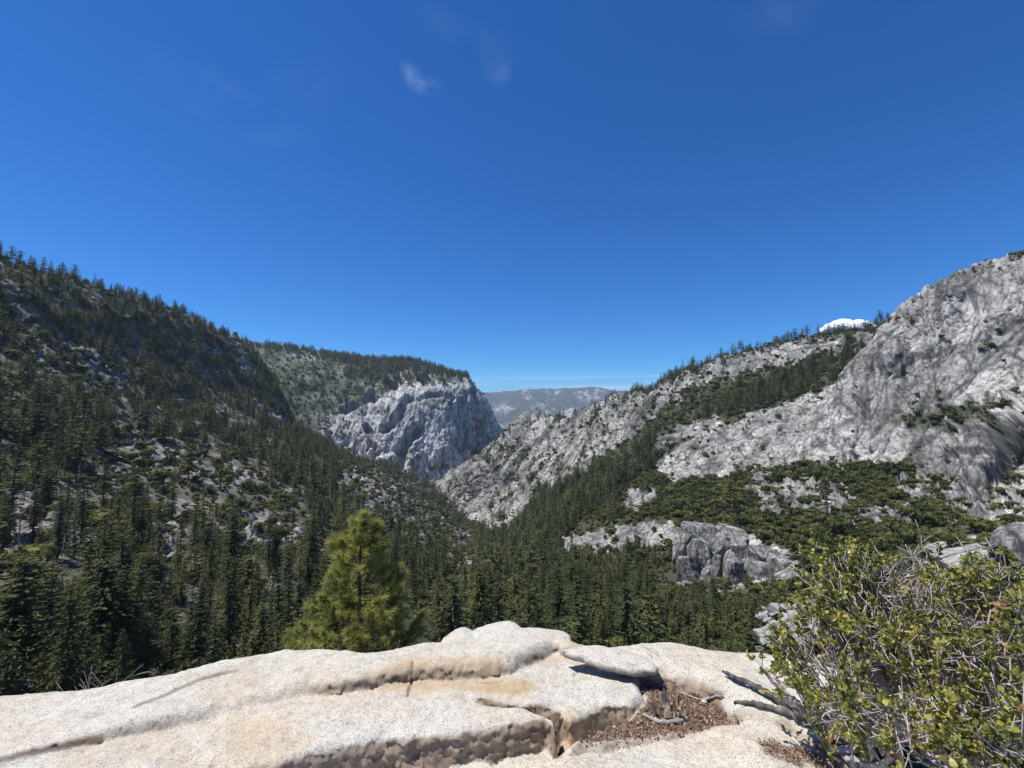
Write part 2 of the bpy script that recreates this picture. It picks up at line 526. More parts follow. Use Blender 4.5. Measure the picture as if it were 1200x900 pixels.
def finish(L, name, mat):
    L.ppx, L.ppy = project(L.V)
    normals(L)
    nv, nu = L.shape
    ob = mesh_obj(name, L.V, grid_faces(nv, nu), mat, attrs={'veg': L.veg, 'soil': L.soil, 'dark': L.dark})
    ob['kind'] = 'structure'
    L.ob = ob
    return L

def mask_polys(L, polys, soft=5, warp=9, wscale=.05):
    """union of soft polygons given in photograph pixels, with ragged borders"""
    w1 = perlin(np.stack([L.px * wscale, L.py * wscale, np.full(len(L.px), 3.3)], 1)) * warp
    w2 = perlin(np.stack([L.px * wscale * 3, L.py * wscale * 3, np.full(len(L.px), 8.3)], 1)) * warp * .5
    out = np.zeros(len(L.px))
    for poly in polys:
        out = np.maximum(out, sstep(-soft, soft, poly_sd(L.px, L.py, poly) + w1 + w2))
    return out

def mask_lines(L, lines, warp=6):
    w1 = perlin(np.stack([L.px * .09, L.py * .09, np.full(len(L.px), 1.3)], 1)) * warp
    out = np.zeros(len(L.px))
    for pts, w in lines:
        out = np.maximum(out, sstep(w * 1.3, w * .5, line_d(L.px, L.py, pts) + w1 * w / 8))
    return out

# ---- left forested hillside and the valley floor
A = loft([
    [(-250, 840, 120), (0, 815, 140), (200, 792, 160), (320, 765, 185), (450, 765, 215), (560, 755, 240), (650, 765, 235), (760, 775, 240), (900, 790, 235)],
    [(-250, 700, 210), (0, 690, 225), (200, 685, 255), (320, 680, 285), (450, 690, 315), (560, 700, 380), (650, 705, 360), (760, 712, 350), (900, 720, 350)],
    [(-250, 600, 380), (0, 600, 400), (200, 610, 430), (320, 625, 460), (450, 635, 560), (560, 652, 720), (650, 652, 660), (760, 660, 600), (900, 670, 560)],
    [(-250, 480, 580), (0, 490, 600), (200, 520, 700), (320, 540, 760), (450, 580, 850), (560, 628, 1150), (600, 622, 1150), (650, 615, 1000), (760, 640, 800), (900, 650, 700)],
    [(-250, 370, 760), (0, 385, 800), (100, 410, 850), (200, 440, 960), (300, 480, 1050), (340, 510, 1050), (450, 562, 1150), (520, 596, 1300), (560, 613, 1450), (600, 606, 1500), (650, 608, 1300), (760, 636, 1000), (900, 645, 900)],
    [(-250, 235, 900), (-100, 275, 930), (0, 308, 960), (60, 328, 1000), (100, 338, 1040), (180, 360, 1120), (240, 382, 1200), (285, 404, 1280), (310, 434, 1280), (330, 474, 1240), (345, 500, 1220), (400, 534, 1260), (450, 554, 1320), (500, 578, 1420), (560, 609, 1650), (600, 604, 1700), (650, 606, 1600), (760, 634, 1200), (900, 643, 1100)],
], -250, 900, 2.0, 1.9, extra_rows=[('front', 60, -34), ('front', 14, -9), ('front', 4.5, -3.2), ('back', 260, -20), ('back', 600, -320)])
bare_A = [
    [(0, 335), (18, 345), (60, 395), (110, 420), (160, 448), (150, 462), (100, 440), (60, 410), (20, 385), (0, 370)],
    [(140, 503), (180, 512), (220, 538), (300, 552), (296, 566), (240, 560), (180, 548), (145, 520)],
    [(0, 565), (30, 575), (70, 605), (120, 640), (100, 655), (40, 640), (0, 640)],
    [(272, 594), (320, 602), (362, 634), (352, 650), (318, 645), (300, 668), (288, 640)],
    [(402, 556), (440, 562), (480, 590), (500, 625), (478, 632), (440, 600), (410, 580)],
    [(392, 540), (450, 556), (505, 584), (545, 625), (550, 648), (515, 640), (470, 606), (420, 580)],
    [(535, 655), (560, 660), (566, 690), (545, 690)],
    [(186, 612), (206, 616), (212, 650), (200, 650)],
    [(250, 360), (268, 385), (290, 420), (300, 440), (285, 440), (262, 400)],
    [(640, 696), (668, 698), (664, 735), (648, 730)],
]
bare_lines = [([(430, 596), (470, 612), (500, 632), (530, 650), (560, 690)], 9), ([(445, 585), (475, 605)], 9), ([(300, 480), (320, 486), (336, 500)], 8),
              ([(200, 470), (250, 480), (270, 500)], 6), ([(90, 640), (112, 652)], 7), ([(500, 600), (530, 620), (548, 640)], 6), ([(60, 480), (110, 500)], 5), ([(225, 400), (260, 420)], 5)]
A.bare = np.maximum(mask_polys(A, bare_A, 4, 12), mask_lines(A, bare_lines, 8))
nrm = normals(A)
amp = np.clip(A.V[:, 1:2].ravel() * 0 + np.hypot(A.V[:, 0], A.V[:, 1]) / 500, .05, 2.2)
big = fbm(A.V / 90, 4); fine = fbm(A.V / 22, 4, ridged=True)
fc, fe = facets(A.V / np.array([16, 16, 11]), 4)
Rr = np.hypot(A.V[:, 0], A.V[:, 1])
near = sstep(60, 130, Rr)
A.V += nrm * ((big * 7 * amp + fine * 2.2 * amp) * near * (1 - .5 * A.bare) + A.bare * (fc * 6 + 1.5) * near)[:, None]
pt = fbm(A.V / 12, 4)
A.soil = np.clip(.55 + pt * 1.2, 0, 1) * (1 - A.bare * .85)
A.veg = np.clip(.45 + fbm(A.V / 25 + 9, 4) * 1.6, 0, 1) * (1 - A.bare * .9)
A.dark = np.clip(.35 + fbm(A.V / np.array([20, 20, 50]), 5) * 1.3 + sstep(.12, 0, fe) * .6, 0, 1)
band = mask_polys(A, bare_A[:1], 5, 8)
A.dark = np.clip(A.dark + .35 * band, 0, 1)
finish(A, 'forested_hillside_terrain', M['hill'])

# ---- right slope: brush, slabs and the granite ridge behind
B = loft([
    [(470, 640, 1150), (560, 705, 420), (620, 720, 330), (700, 725, 320), (800, 735, 310), (880, 745, 280), (950, 755, 240), (1100, 770, 190), (1250, 790, 150), (1450, 800, 130)],
    [(470, 634, 1200), (560, 660, 660), (620, 668, 560), (700, 672, 480), (800, 688, 400), (880, 692, 380), (950, 690, 350), (1100, 690, 280), (1250, 690, 220), (1450, 690, 200)],
    [(470, 626, 1300), (560, 636, 1000), (620, 630, 800), (700, 630, 620), (800, 625, 520), (880, 625, 480), (950, 630, 440), (1100, 645, 360), (1250, 640, 300), (1450, 640, 280)],
    [(470, 612, 1500), (560, 616, 1250), (620, 600, 1000), (700, 585, 800), (800, 575, 680), (880, 565, 650), (950, 570, 600), (1050, 590, 520), (1150, 605, 470), (1250, 610, 430), (1450, 610, 420)],
    [(470, 602, 1650), (520, 592, 1550), (560, 590, 1400), (620, 565, 1200), (700, 535, 1000), (780, 545, 840), (880, 545, 740), (950, 538, 710), (1050, 545, 660), (1150, 560, 600), (1250, 560, 560), (1450, 560, 560)],
    [(470, 594, 1750), (520, 578, 1650), (560, 550, 1500), (620, 525, 1350), (700, 500, 1180), (780, 505, 940), (850, 492, 900), (920, 475, 900), (980, 455, 920), (1050, 450, 940), (1150, 440, 940), (1450, 440, 940)],
    [(470, 588, 1800), (520, 572, 1700), (560, 535, 1600), (620, 500, 1480), (700, 482, 1300), (780, 470, 1120), (850, 455, 1060), (920, 440, 1040), (1000, 415, 1060), (1050, 405, 1080), (1150, 400, 1080), (1450, 400, 1080)],
    [(470, 582, 1850), (515, 568, 1750), (540, 548, 1720), (575, 522, 1680), (600, 502, 1650), (612, 486, 1640), (626, 480, 1620), (645, 488, 1560), (660, 487, 1530), (690, 476, 1450), (720, 466, 1400), (745, 460, 1360), (790, 443, 1300), (850, 418, 1260), (900, 406, 1250), (960, 393, 1260), (1000, 387, 1270), (1035, 381, 1280), (1100, 372, 1290), (1250, 365, 1300), (1450, 360, 1300)],
], 470, 1450, 1.4, 1.4, extra_rows=[('front', 70, -42), ('front', 14.5, -9.5), ('back', 150, -8), ('back', 700, -260)])
gran_B = {
 'ridge': [(470, 600), (520, 560), (560, 530), (600, 495), (612, 480), (630, 470), (700, 460), (760, 446), (800, 430), (830, 440), (780, 480), (740, 510), (700, 535), (660, 552), (622, 580), (600, 622), (580, 625), (540, 600)],
 'upper': [(800, 440), (850, 414), (900, 402), (960, 392), (1010, 388), (1040, 384), (1030, 402), (960, 418), (900, 432), (830, 446), (790, 456)],
 'apron': [(768, 540), (790, 520), (830, 503), (870, 488), (930, 470), (1000, 440), (1100, 400), (1450, 400), (1450, 560), (1100, 560), (1000, 540), (925, 543), (880, 553), (850, 560), (790, 566), (770, 560)],
 'slabA': [(765, 528), (780, 505), (835, 488), (850, 496), (800, 515)],
 's1': [(655, 634), (690, 624), (730, 616), (780, 612), (795, 622), (790, 642), (740, 646), (700, 644), (660, 645)],
 's2': [(722, 596), (732, 578), (760, 571), (772, 578), (765, 590), (740, 602)],
 's3': [(788, 622), (830, 617), (880, 630), (935, 655), (940, 680), (900, 692), (850, 694), (795, 680)],
 's4': [(868, 574), (900, 562), (950, 560), (990, 570), (1000, 588), (985, 604), (930, 606), (885, 602)],
 's5': [(985, 600), (1040, 590), (1090, 598), (1080, 612), (1030, 622), (990, 622)],
 's6': [(1075, 640), (1100, 626), (1140, 630), (1170, 645), (1160, 665), (1100, 672), (1080, 660)],
 's7': [(890, 735), (910, 718), (955, 704), (970, 740), (960, 760), (895, 756)],
 's8': [(640, 560), (665, 552), (690, 540), (700, 545), (665, 566), (645, 574)],
 's9': [(1040, 560), (1100, 545), (1200, 560), (1200, 620), (1120, 615), (1060, 590)],
}
B.gran = mask_polys(B, list(gran_B.values()), 1.5, 7, .09)
RIDGE = mask_polys(B, [gran_B['ridge']], 6, 6)
CHOSS = mask_polys(B, [gran_B[k] for k in ('s4', 's5', 's9')], 5, 6)
SLAB = mask_polys(B, [gran_B['apron'], gran_B['s1'], gran_B['s2'], gran_B['upper'], gran_B['slabA']], 5, 6)
# brush growing in the joints of the ridge, running up to the right
strk = (B.px * .80 - (-B.py) * .60)       # across the joints
alng = (B.px * .60 + (-B.py) * .80)
J = fbm(np.stack([strk * .085, alng * .022, np.full(len(strk), 4.)], 1), 4)
J2 = fbm(np.stack([strk * .16, alng * .05, np.full(len(strk), 14.)], 1), 3)
nrm = normals(B)
Rr = np.hypot(B.V[:, 0], B.V[:, 1])
sc = Rr / 1000.
q = np.stack([strk * .05, alng * .016, np.zeros(len(strk))], 1)
fr, fre = facets(np.stack([strk * .055, alng * .022, B.V[:, 1] * .004], 1), 9, 1.2, True)
fr2, fre2 = facets(np.stack([strk * .16, alng * .07, B.V[:, 1] * .012], 1), 21, 1.2, True)
fr3, fre3 = facets(np.stack([strk * .34, alng * .17, B.V[:, 1] * .02], 1), 29, 1.2, True)
fs, fse = facets(np.stack([(B.px + B.py) * .045, (B.py - .35 * B.px) * .10, B.V[:, 1] * .002], 1), 33, 1.0, True)
ft, fte = facets(np.stack([B.px * .085, B.py * .14, B.V[:, 1] * .004], 1), 41, 1.4, True)
disp = RIDGE * (fr * 11 * sc * sstep(0, .22, fre) + fr2 * 3.6 * sc * sstep(0, .25, fre2) + J * 9 * sc + fr3 * 1.2 * sc)
disp += SLAB * (1 - RIDGE) * (fs * 6 * sc * sstep(0, .2, fse) + fbm(B.V / 60, 3) * 3.5 * sc + fr2 * .8 * sc + fr3 * .5 * sc)
disp += CHOSS * (ft * 9 * sc + fr2 * 4 * sc + fr3 * 2 * sc)
disp += (1 - np.clip(RIDGE + SLAB + CHOSS, 0, 1)) * (fbm(B.V / 60, 4) * 7 * sc)
disp *= sstep(100, 220, Rr)
B.V += nrm * disp[:, None]
crack = np.maximum(sstep(.13, .0, fre) * RIDGE, np.maximum(sstep(.10, 0, fse) * SLAB * .7, sstep(.12, 0, fte) * CHOSS))
B.soil = np.clip(.3 + fbm(B.V / 10, 3), 0, 1) * (1 - B.gran) * .8
jv = sstep(.12, .34, J + .5 * J2 - .02) * RIDGE
low = sstep(0, 60, line_d(B.px, B.py, [(540, 590), (600, 622), (660, 560), (740, 520)])) 
B.veg = np.clip((1 - B.gran) * .95 + jv * .7 + sstep(.25, .5, fbm(B.V / 35 + 5, 4)) * SLAB * .5, 0, 1)
B.dark = np.clip(.30 + fbm(np.stack([strk * .05, alng * .02, B.V[:, 1] * .002], 1), 5) * 1.1 + crack * .7 + CHOSS * .2 + fr2 * .25, 0, 1)
jl = np.maximum(crackline(strk * .11, alng * .022, .10, 3) * RIDGE, .8 * crackline(strk * .28, alng * .06, .10, 4) * RIDGE)
sl = np.maximum(crackline((B.py + .45 * B.px) * .11, (B.px - .45 * B.py) * .02, .09, 5), .7 * crackline((B.px - .7 * B.py) * .10, (B.py + .7 * B.px) * .025, .07, 6)) * SLAB * (1 - RIDGE)
tonal = fbm(np.stack([strk * .15, alng * .022, np.full(len(strk), 2.)], 1), 5)
B.dark = np.clip(B.dark + .75 * jl + .6 * sl + tonal * .55 * np.clip(RIDGE + SLAB, 0, 1), 0, 1)
B.V -= nrm * ((jl * 5 + sl * 2.5) * sc)[:, None]
sand = mask_polys(B, [gran_B['s6'], gran_B['s7']], 3, 5)
B.dark *= 1 - .6 * sand
finish(B, 'granite_slope_terrain', M['slope'])

# ---- the great cliff
C = loft([
    [(880, 575, 660), (920, 568, 650), (980, 568, 630), (1050, 600, 560), (1110, 628, 500), (1160, 625, 480), (1200, 612, 470), (1300, 610, 440), (1500, 610, 420)],
    [(880, 568, 690), (915, 552, 700), (950, 540, 700), (1000, 535, 690), (1050, 548, 650), (1110, 585, 560), (1140, 580, 545), (1180, 560, 560), (1200, 540, 570), (1300, 530, 540), (1500, 530, 500)],
    [(880, 562, 715), (925, 530, 730), (955, 512, 740), (1000, 500, 740), (1050, 500, 720), (1110, 510, 660), (1150, 505, 630), (1175, 485, 640), (1200, 470, 650), (1300, 455, 640), (1500, 455, 600)],
    [(880, 556, 740), (935, 512, 770), (965, 478, 790), (1000, 455, 795), (1050, 440, 780), (1110, 465, 730), (1150, 470, 700), (1200, 460, 690), (1300, 440, 680), (1500, 440, 640)],
    [(880, 550, 770), (945, 497, 800), (985, 447, 840), (1020, 410, 850), (1060, 390, 840), (1110, 390, 800), (1150, 390, 780), (1200, 385, 770), (1300, 370, 750), (1500, 370, 700)],
    [(880, 545, 800), (950, 490, 830), (990, 438, 880), (1015, 405, 900), (1040, 378, 905), (1070, 358, 890), (1110, 340, 860), (1150, 328, 840), (1200, 318, 820), (1300, 290, 800), (1500, 270, 760)],
    [(880, 540, 830), (953, 486, 850), (993, 434, 900), (1018, 400, 920), (1040, 375, 930), (1068, 352, 930), (1100, 328, 920), (1125, 320, 915), (1150, 314, 905), (1200, 298, 890), (1300, 265, 880), (1500, 240, 850)],
], 880, 1500, 1.25, 1.25, extra_rows=[('back', 60, -4), ('back', 500, -60)])
nrm = normals(C)
s = C.px * .62 + C.py * .78; t = -C.px * .78 + C.py * .62     # joints run down to the left
f1, e1 = facets(np.stack([(C.px + .5 * C.py) * .020, (C.py - .6 * C.px) * .012, C.V[:, 1] * .002], 1), 3, 1.1, True)
f2, e2 = facets(np.stack([(C.px + .55 * C.py) * .060, (C.py - .6 * C.px) * .030, C.V[:, 1] * .006], 1), 13, 1.2, True)
f3, e3 = facets(np.stack([(C.px + .4 * C.py) * .16, (C.py - .4 * C.px) * .09, C.V[:, 1] * .012], 1), 23, 1.2, True)
smooth_zone = mask_polys(C, [[(930, 540), (960, 505), (1010, 440), (1050, 450), (1030, 540), (960, 548)], [(1110, 420), (1190, 380), (1200, 460), (1120, 470)], [(1130, 330), (1200, 300), (1200, 370), (1150, 380)]], 20, 15)
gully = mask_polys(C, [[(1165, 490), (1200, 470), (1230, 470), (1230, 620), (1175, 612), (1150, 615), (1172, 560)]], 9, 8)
rib = mask_polys(C, [[(1138, 505), (1164, 486), (1170, 520), (1168, 560), (1152, 606), (1132, 598)]], 9, 6)
rough = 1 - .72 * smooth_zone
f4, e4 = facets(np.stack([(C.px + .3 * C.py) * .36, (C.py - .35 * C.px) * .24, C.V[:, 1] * .03], 1), 37, 1.2, True)
C.V += nrm * ((f1 * 16 * sstep(0, .22, e1) + f2 * 4.0 * sstep(0, .25, e2) + f3 * 1.3 + f4 * .5) * rough + fbm(C.V / 90, 3) * 5 + gully * (-28 + f2 * 10 + f3 * 5) + rib * (13 + f2 * 6))[:, None]
mid = mask_polys(C, [[(1060, 490), (1110, 478), (1160, 480), (1165, 500), (1110, 500), (1065, 508)]], 4, 5)
base = mask_polys(C, [[(925, 585), (1000, 545), (1060, 552), (1100, 590), (1120, 640), (900, 640)]], 6, 8)
vert = fbm(np.stack([C.px * .14, C.py * .018, np.zeros(len(C.px))], 1), 4)
streakzone = mask_polys(C, [[(1105, 322), (1160, 315), (1170, 370), (1120, 385), (1095, 360)], [(1040, 395), (1075, 390), (1060, 470), (1000, 520), (1010, 450)]], 14, 10)
C.dark = np.clip(.24 + fbm(np.stack([C.px * .022 + C.py * .006, C.py * .020, np.ones(len(C.px))], 1), 3) * .4 + .22 * vert + streakzone * np.clip(vert * 2.2 + .12, 0, 1) + sstep(.10, 0, e2) * .55 * rough + sstep(.04, 0, e1) * .5 + gully * .55 + f3 * .15 * rough, 0, 1)  # gully shade is painted dark here along with its wet streaks
cl = np.maximum(crackline((C.px + .62 * C.py) * .055, (C.py - .62 * C.px) * .013, .05, 7), .8 * crackline((C.px + .3 * C.py) * .15, (C.py - .3 * C.px) * .035, .07, 8) * rough)
cl = np.maximum(cl, .7 * crackline((C.py + .4 * C.px) * .10, (C.px - .4 * C.py) * .03, .06, 9) * rough)
ton = fbm(np.stack([(C.px + .5 * C.py) * .13, (C.py - .5 * C.px) * .016, np.full(len(C.px), 5.)], 1), 5)
C.dark = np.clip(C.dark + ton * .32, 0, 1)
for pts_, w_, d_ in [([(1130, 462), (1150, 430), (1175, 405), (1205, 385)], 2.0, .8), ([(1122, 468), (1136, 444), (1158, 420)], 1.6, .6), ([(1176, 387), (1205, 377)], 4, 1.0), ([(1002, 465), (1016, 482)], 3, 1.0), ([(978, 500), (974, 520), (986, 532), (992, 548)], 2.2, .9),
                     ([(1085, 345), (1072, 368), (1050, 385), (1030, 420), (1008, 462)], 2.4, .7), ([(1080, 400), (1096, 432), (1100, 474)], 2, .6), ([(1110, 505), (1130, 530), (1128, 560), (1150, 590)], 2.6, .9), ([(1060, 545), (1090, 520), (1110, 505)], 2.2, .8), ([(1140, 515), (1165, 500), (1180, 480)], 2.6, .9), ([(1040, 470), (1052, 500), (1030, 535)], 1.8, .6)]:
    dd = line_d(C.px, C.py, pts_) + np.abs(perlin(np.stack([C.px * .2, C.py * .2, np.full(len(C.px), 4.)], 1))) * 1.5
    cl = np.maximum(cl, d_ * sstep(w_ * 1.6, w_ * .4, dd))
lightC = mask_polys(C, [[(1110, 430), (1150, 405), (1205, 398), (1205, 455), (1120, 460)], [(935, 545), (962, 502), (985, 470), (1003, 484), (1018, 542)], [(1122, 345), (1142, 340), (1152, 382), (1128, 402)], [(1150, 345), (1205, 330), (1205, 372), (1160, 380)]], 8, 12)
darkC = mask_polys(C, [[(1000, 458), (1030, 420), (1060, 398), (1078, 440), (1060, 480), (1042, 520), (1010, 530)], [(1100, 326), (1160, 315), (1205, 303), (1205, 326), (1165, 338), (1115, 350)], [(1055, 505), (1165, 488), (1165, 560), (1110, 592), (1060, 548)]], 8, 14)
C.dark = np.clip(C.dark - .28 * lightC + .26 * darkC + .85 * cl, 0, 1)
C.V -= nrm * (cl * 4.5)[:, None]
C.veg = np.clip(mid * .8 + base * .55 + sstep(.3, .5, fbm(C.V / 40 + 3, 4)) * .6 * rough, 0, 1)
C.soil = np.clip(fbm(C.V / 25 + 7, 3) * .5, 0, .35)
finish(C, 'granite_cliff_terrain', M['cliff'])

# ---- the dome at the head of the gorge
E = loft([
    [(250, 560, 1900), (330, 590, 1850), (400, 640, 1800), (500, 660, 1800), (560, 640, 1850), (640, 610, 2300)],
    [(250, 520, 2150), (330, 530, 2050), (400, 560, 2000), (440, 575, 1980), (500, 595, 1960), (530, 585, 1980), (560, 570, 2060), (600, 560, 2300), (640, 560, 2500)],
    [(250, 470, 2300), (330, 480, 2220), (400, 500, 2120), (440, 515, 2060), (480, 520, 2030), (520, 515, 2050), (550, 520, 2110), (580, 530, 2230), (600, 535, 2400), (640, 540, 2600)],
    [(250, 430, 2500), (330, 440, 2400), (400, 462, 2280), (440, 470, 2180), (480, 475, 2110), (520, 470, 2110), (550, 475, 2150), (572, 490, 2240), (592, 508, 2450), (640, 530, 2700)],
    [(250, 405, 2750), (330, 418, 2620), (400, 432, 2480), (440, 442, 2360), (480, 446, 2260), (520, 448, 2200), (550, 453, 2200), (570, 472, 2270), (590, 500, 2480), (640, 525, 2750)],
    [(250, 393, 2850), (300, 402, 2780), (340, 408, 2750), (400, 417, 2680), (440, 421, 2600), (480, 424, 2500), (520, 436, 2380), (545, 443, 2290), (558, 454, 2290), (572, 470, 2330), (588, 497, 2500), (640, 520, 2800)],
], 250, 640, 1.15, 1.15, extra_rows=[('back', 250, -6), ('back', 1500, -300)])
nrm = normals(E)
face = mask_polys(E, [[(372, 492), (400, 478), (440, 462), (470, 446), (520, 440), (550, 440), (575, 470), (600, 500), (600, 640), (400, 640), (398, 530)]], 8, 12)
f1, e1 = facets(np.stack([(E.px + .25 * E.py) * .026, (E.py - .5 * E.px) * .018, E.V[:, 1] * .0015], 1), 5, 1.2, True)
f2, e2 = facets(np.stack([(E.px + .25 * E.py) * .075, (E.py - .3 * E.px) * .045, E.V[:, 1] * .003], 1), 15, 1.2, True)
f3, e3 = facets(np.stack([(E.px + .25 * E.py) * .2, (E.py - .3 * E.px) * .12, E.V[:, 1] * .006], 1), 25, 1.2, True)
def arch(pts, w, depth):
    d = line_d(E.px, E.py, pts) + perlin(np.stack([E.px * .12, E.py * .12, np.full(len(E.px), 6.)], 1)) * 3
    return depth * sstep(w * 1.4, w * .2, d)
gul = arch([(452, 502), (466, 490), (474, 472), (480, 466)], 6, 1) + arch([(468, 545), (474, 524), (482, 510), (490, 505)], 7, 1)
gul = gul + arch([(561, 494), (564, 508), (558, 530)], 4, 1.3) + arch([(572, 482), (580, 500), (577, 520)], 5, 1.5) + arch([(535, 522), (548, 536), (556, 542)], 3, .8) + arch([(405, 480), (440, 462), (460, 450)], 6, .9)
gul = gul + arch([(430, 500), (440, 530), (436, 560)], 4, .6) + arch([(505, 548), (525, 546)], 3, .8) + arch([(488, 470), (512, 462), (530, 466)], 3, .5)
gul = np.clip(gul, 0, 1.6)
E.V += nrm * (face * (f1 * 20 * sstep(0, .22, e1) + f2 * 6 * sstep(0, .25, e2) + f3 * 2.5) + fbm(E.V / 260, 3) * 12 - gul * 45 * face)[:, None]
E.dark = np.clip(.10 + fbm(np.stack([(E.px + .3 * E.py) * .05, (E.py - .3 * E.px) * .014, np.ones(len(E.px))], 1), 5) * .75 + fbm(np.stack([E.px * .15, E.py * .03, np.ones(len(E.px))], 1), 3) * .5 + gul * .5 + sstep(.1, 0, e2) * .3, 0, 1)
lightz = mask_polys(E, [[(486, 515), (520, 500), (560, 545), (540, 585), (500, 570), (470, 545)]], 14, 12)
el = np.maximum(crackline((E.px + .3 * E.py) * .09, (E.py - .3 * E.px) * .02, .07, 11), .7 * crackline((E.px - .5 * E.py) * .12, (E.py + .5 * E.px) * .03, .07, 12)) * face
E.V -= nrm * (el * 9)[:, None]
E.dark = np.clip(E.dark + .5 * el + .28 * fbm(np.stack([E.px * .22, E.py * .08, np.full(len(E.px), 3.)], 1), 4), 0, 1)
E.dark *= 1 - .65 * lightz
E.veg = np.clip((1 - face) * (.86 + .7 * fbm(E.V / 110, 5)) + face * sstep(.25, .5, fbm(E.V / 90 + 4, 4)) * .7, 0, 1)
E.soil = (1 - face) * np.clip(.3 + fbm(E.V / 60 + 2, 4), 0, 1)
E.face = face
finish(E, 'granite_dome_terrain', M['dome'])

# ---- far plateau
Fp = loft([
    [(-300, 560, 7000), (570, 560, 7000), (1500, 560, 7000)],
    [(-300, 500, 8200), (570, 500, 8200), (640, 495, 8200), (720, 490, 8200), (1500, 500, 8200)],
    [(-300, 475, 9200), (570, 476, 9200), (640, 470, 9200), (720, 468, 9200), (1500, 470, 9200)],
    [(-300, 458, 10500), (400, 460, 10500), (560, 462, 10500), (590, 460, 10500), (640, 457, 10500), (690, 456, 10500), (720, 459, 10500), (800, 458, 10500), (1500, 455, 10500)],
], -300, 1500, 2.0, 1.1, extra_rows=[('back', 1500, 5), ('back', 3000, -300)])
nrm = normals(Fp)
Fp.V += nrm * (fbm(Fp.V / 600, 6) * 120 + fbm(Fp.V / 200, 4, ridged=True) * 40)[:, None]
pn = np.stack([Fp.px * .15 + .04 * Fp.py, Fp.py * .34 - .03 * Fp.px, np.full(len(Fp.px), 1.)], 1)
Fp.veg = .92 * sstep(-.25, .2, fbm(pn, 6, .75) + .45 * perlin(pn * .23 + 3) + .20 + .25 * sstep(468, 458, Fp.py))
Fp.dark = np.clip(.25 + fbm(pn * 2.1 + 5, 5, .6) * 1.3, 0, 1)
Fp.soil = np.zeros(len(Fp.px))
finish(Fp, 'far_plateau_terrain', M['plateau'])

# a floor of land under everything, out to the horizon
rr = np.array([30, 400, 2500, 9000, 15500.])
vv = [[0, 0, -460.]]; ff = []
ns = 48
for k, r in enumerate(rr):
    for j in range(ns):
        a = 2 * math.pi * j / ns
        vv.append([r * math.cos(a), r * math.sin(a), -460. + (0 if r < 9000 else -40)])
tri = [[0, 1 + j, 1 + (j + 1) % ns] for j in range(ns)]
for k in range(len(rr) - 1):
    for j in range(ns):
        a = 1 + k * ns + j; b = 1 + k * ns + (j + 1) % ns
        tri += [[a, a + ns, b + ns], [a, b + ns, b]]
g = mesh_obj('ground', vv, tri, M['plateau'], attrs={'veg': np.full(len(vv), .8), 'soil': np.zeros(len(vv)), 'dark': np.full(len(vv), .5)})
g['kind'] = 'structure'

# ------------------------------------------------------------------ trees: prototypes
def conifer_crown(seed, levels, per, kites, spread, start, skinny=1.0, ragged=.25, ex=.75):
    """crown of a unit-high fir: whorls of drooping boughs set with flat sprays"""
    r = np.random.default_rng(seed)
    mb = MB()
    V, T, A_ = [], [], []
    n = 0
    for l in range(levels):
        h = start + (1 - start) * (l + r.uniform(-.3, .3)) / levels
        prof = (1 - (h - start) / (1 - start))
        rad = spread * (min(1, prof * 1.3 + .03) ** ex) * skinny * (1 - .35 * sstep(.3, 0, np.array((h - start) / .25)))
        if rad < .004: rad = .004
        ph = r.uniform(0, 6.28)
        for k in range(per):
            if r.random() < .10: continue
            az = ph + k * 6.283 / per + r.normal() * .25
            L_ = rad * max(.35, r.normal(1, ragged))
            droop = r.uniform(.10, .45) if h < .7 else r.uniform(-.25, .2)
            d = np.array([math.cos(az), math.sin(az), 0]); sd = np.array([-d[1], d[0], 0])
            for q in range(kites):
                f = (q + .6) / kites * r.uniform(.85, 1.15)
                c = np.array([0, 0, h]) + d * L_ * f + np.array([0, 0, -droop * L_ * f * f])
                s_ = (1 - .35 * f) * spread * .55 * r.uniform(.6, 1.3) / (kites ** .62) * 1.6 * (.4 + .6 * rad / spread)
                ang = r.normal() * .9
                ax = d * math.cos(ang) + sd * math.sin(ang) + np.array([0, 0, -r.uniform(.1, .5)])
                up = np.array([0, 0, 1]) * r.uniform(.15, .75) + sd * r.normal() * .6
                bx = np.cross(ax, up); bx /= np.linalg.norm(bx) + 1e-9
                V += [c - ax * s_ * .5, c + bx * s_ * .33, c + ax * s_ * .95, c - bx * s_ * .33]
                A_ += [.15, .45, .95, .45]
                T.append([n, n + 1, n + 2, n + 3]); n += 4
    for k in range(3):
        V += [[0, 0, .985 + .01 * k], [.012, 0, .95], [0, 0, 1.02], [-.012, .006, .95]]; A_ += [.5] * 4
        T.append([n, n + 1, n + 2, n + 3]); n += 4
    mb.add(V, T, np.array(A_))
    return mb

def unit_trunk(r0=.014, lean=0.0):
    mb = MB()
    z = np.linspace(-.04, .97, 7)
    mb.tube(np.stack([lean * z * z, 0 * z, z], 1), r0 * (1 - z * .93), 7, .0)
    return mb

protos_hi = []
for k, (lv, per, kt, sp, st, sk, rg) in enumerate([(28, 9, 15, .17, .10, 1.0, .22), (32, 8, 14, .135, .06, 1.0, .2), (22, 9, 17, .22, .24, 1.0, .35), (30, 8, 13, .12, .14, 1.0, .28), (26, 9, 15, .155, .05, 1.0, .25), (20, 8, 15, .17, .30, 1.0, .35)]):
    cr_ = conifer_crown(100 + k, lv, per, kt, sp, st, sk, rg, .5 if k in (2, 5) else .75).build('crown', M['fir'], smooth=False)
    tr_ = unit_trunk(.012 + .002 * (k % 3)).build('trunk', M['bark'])
    protos_hi.append((cr_, tr_))
    for o in (cr_, tr_): col.objects.unlink(o)

def proto_collection(name, obs):
    c = bpy.data.collections.new(name)
    for o in obs: c.objects.link(o)
    return c

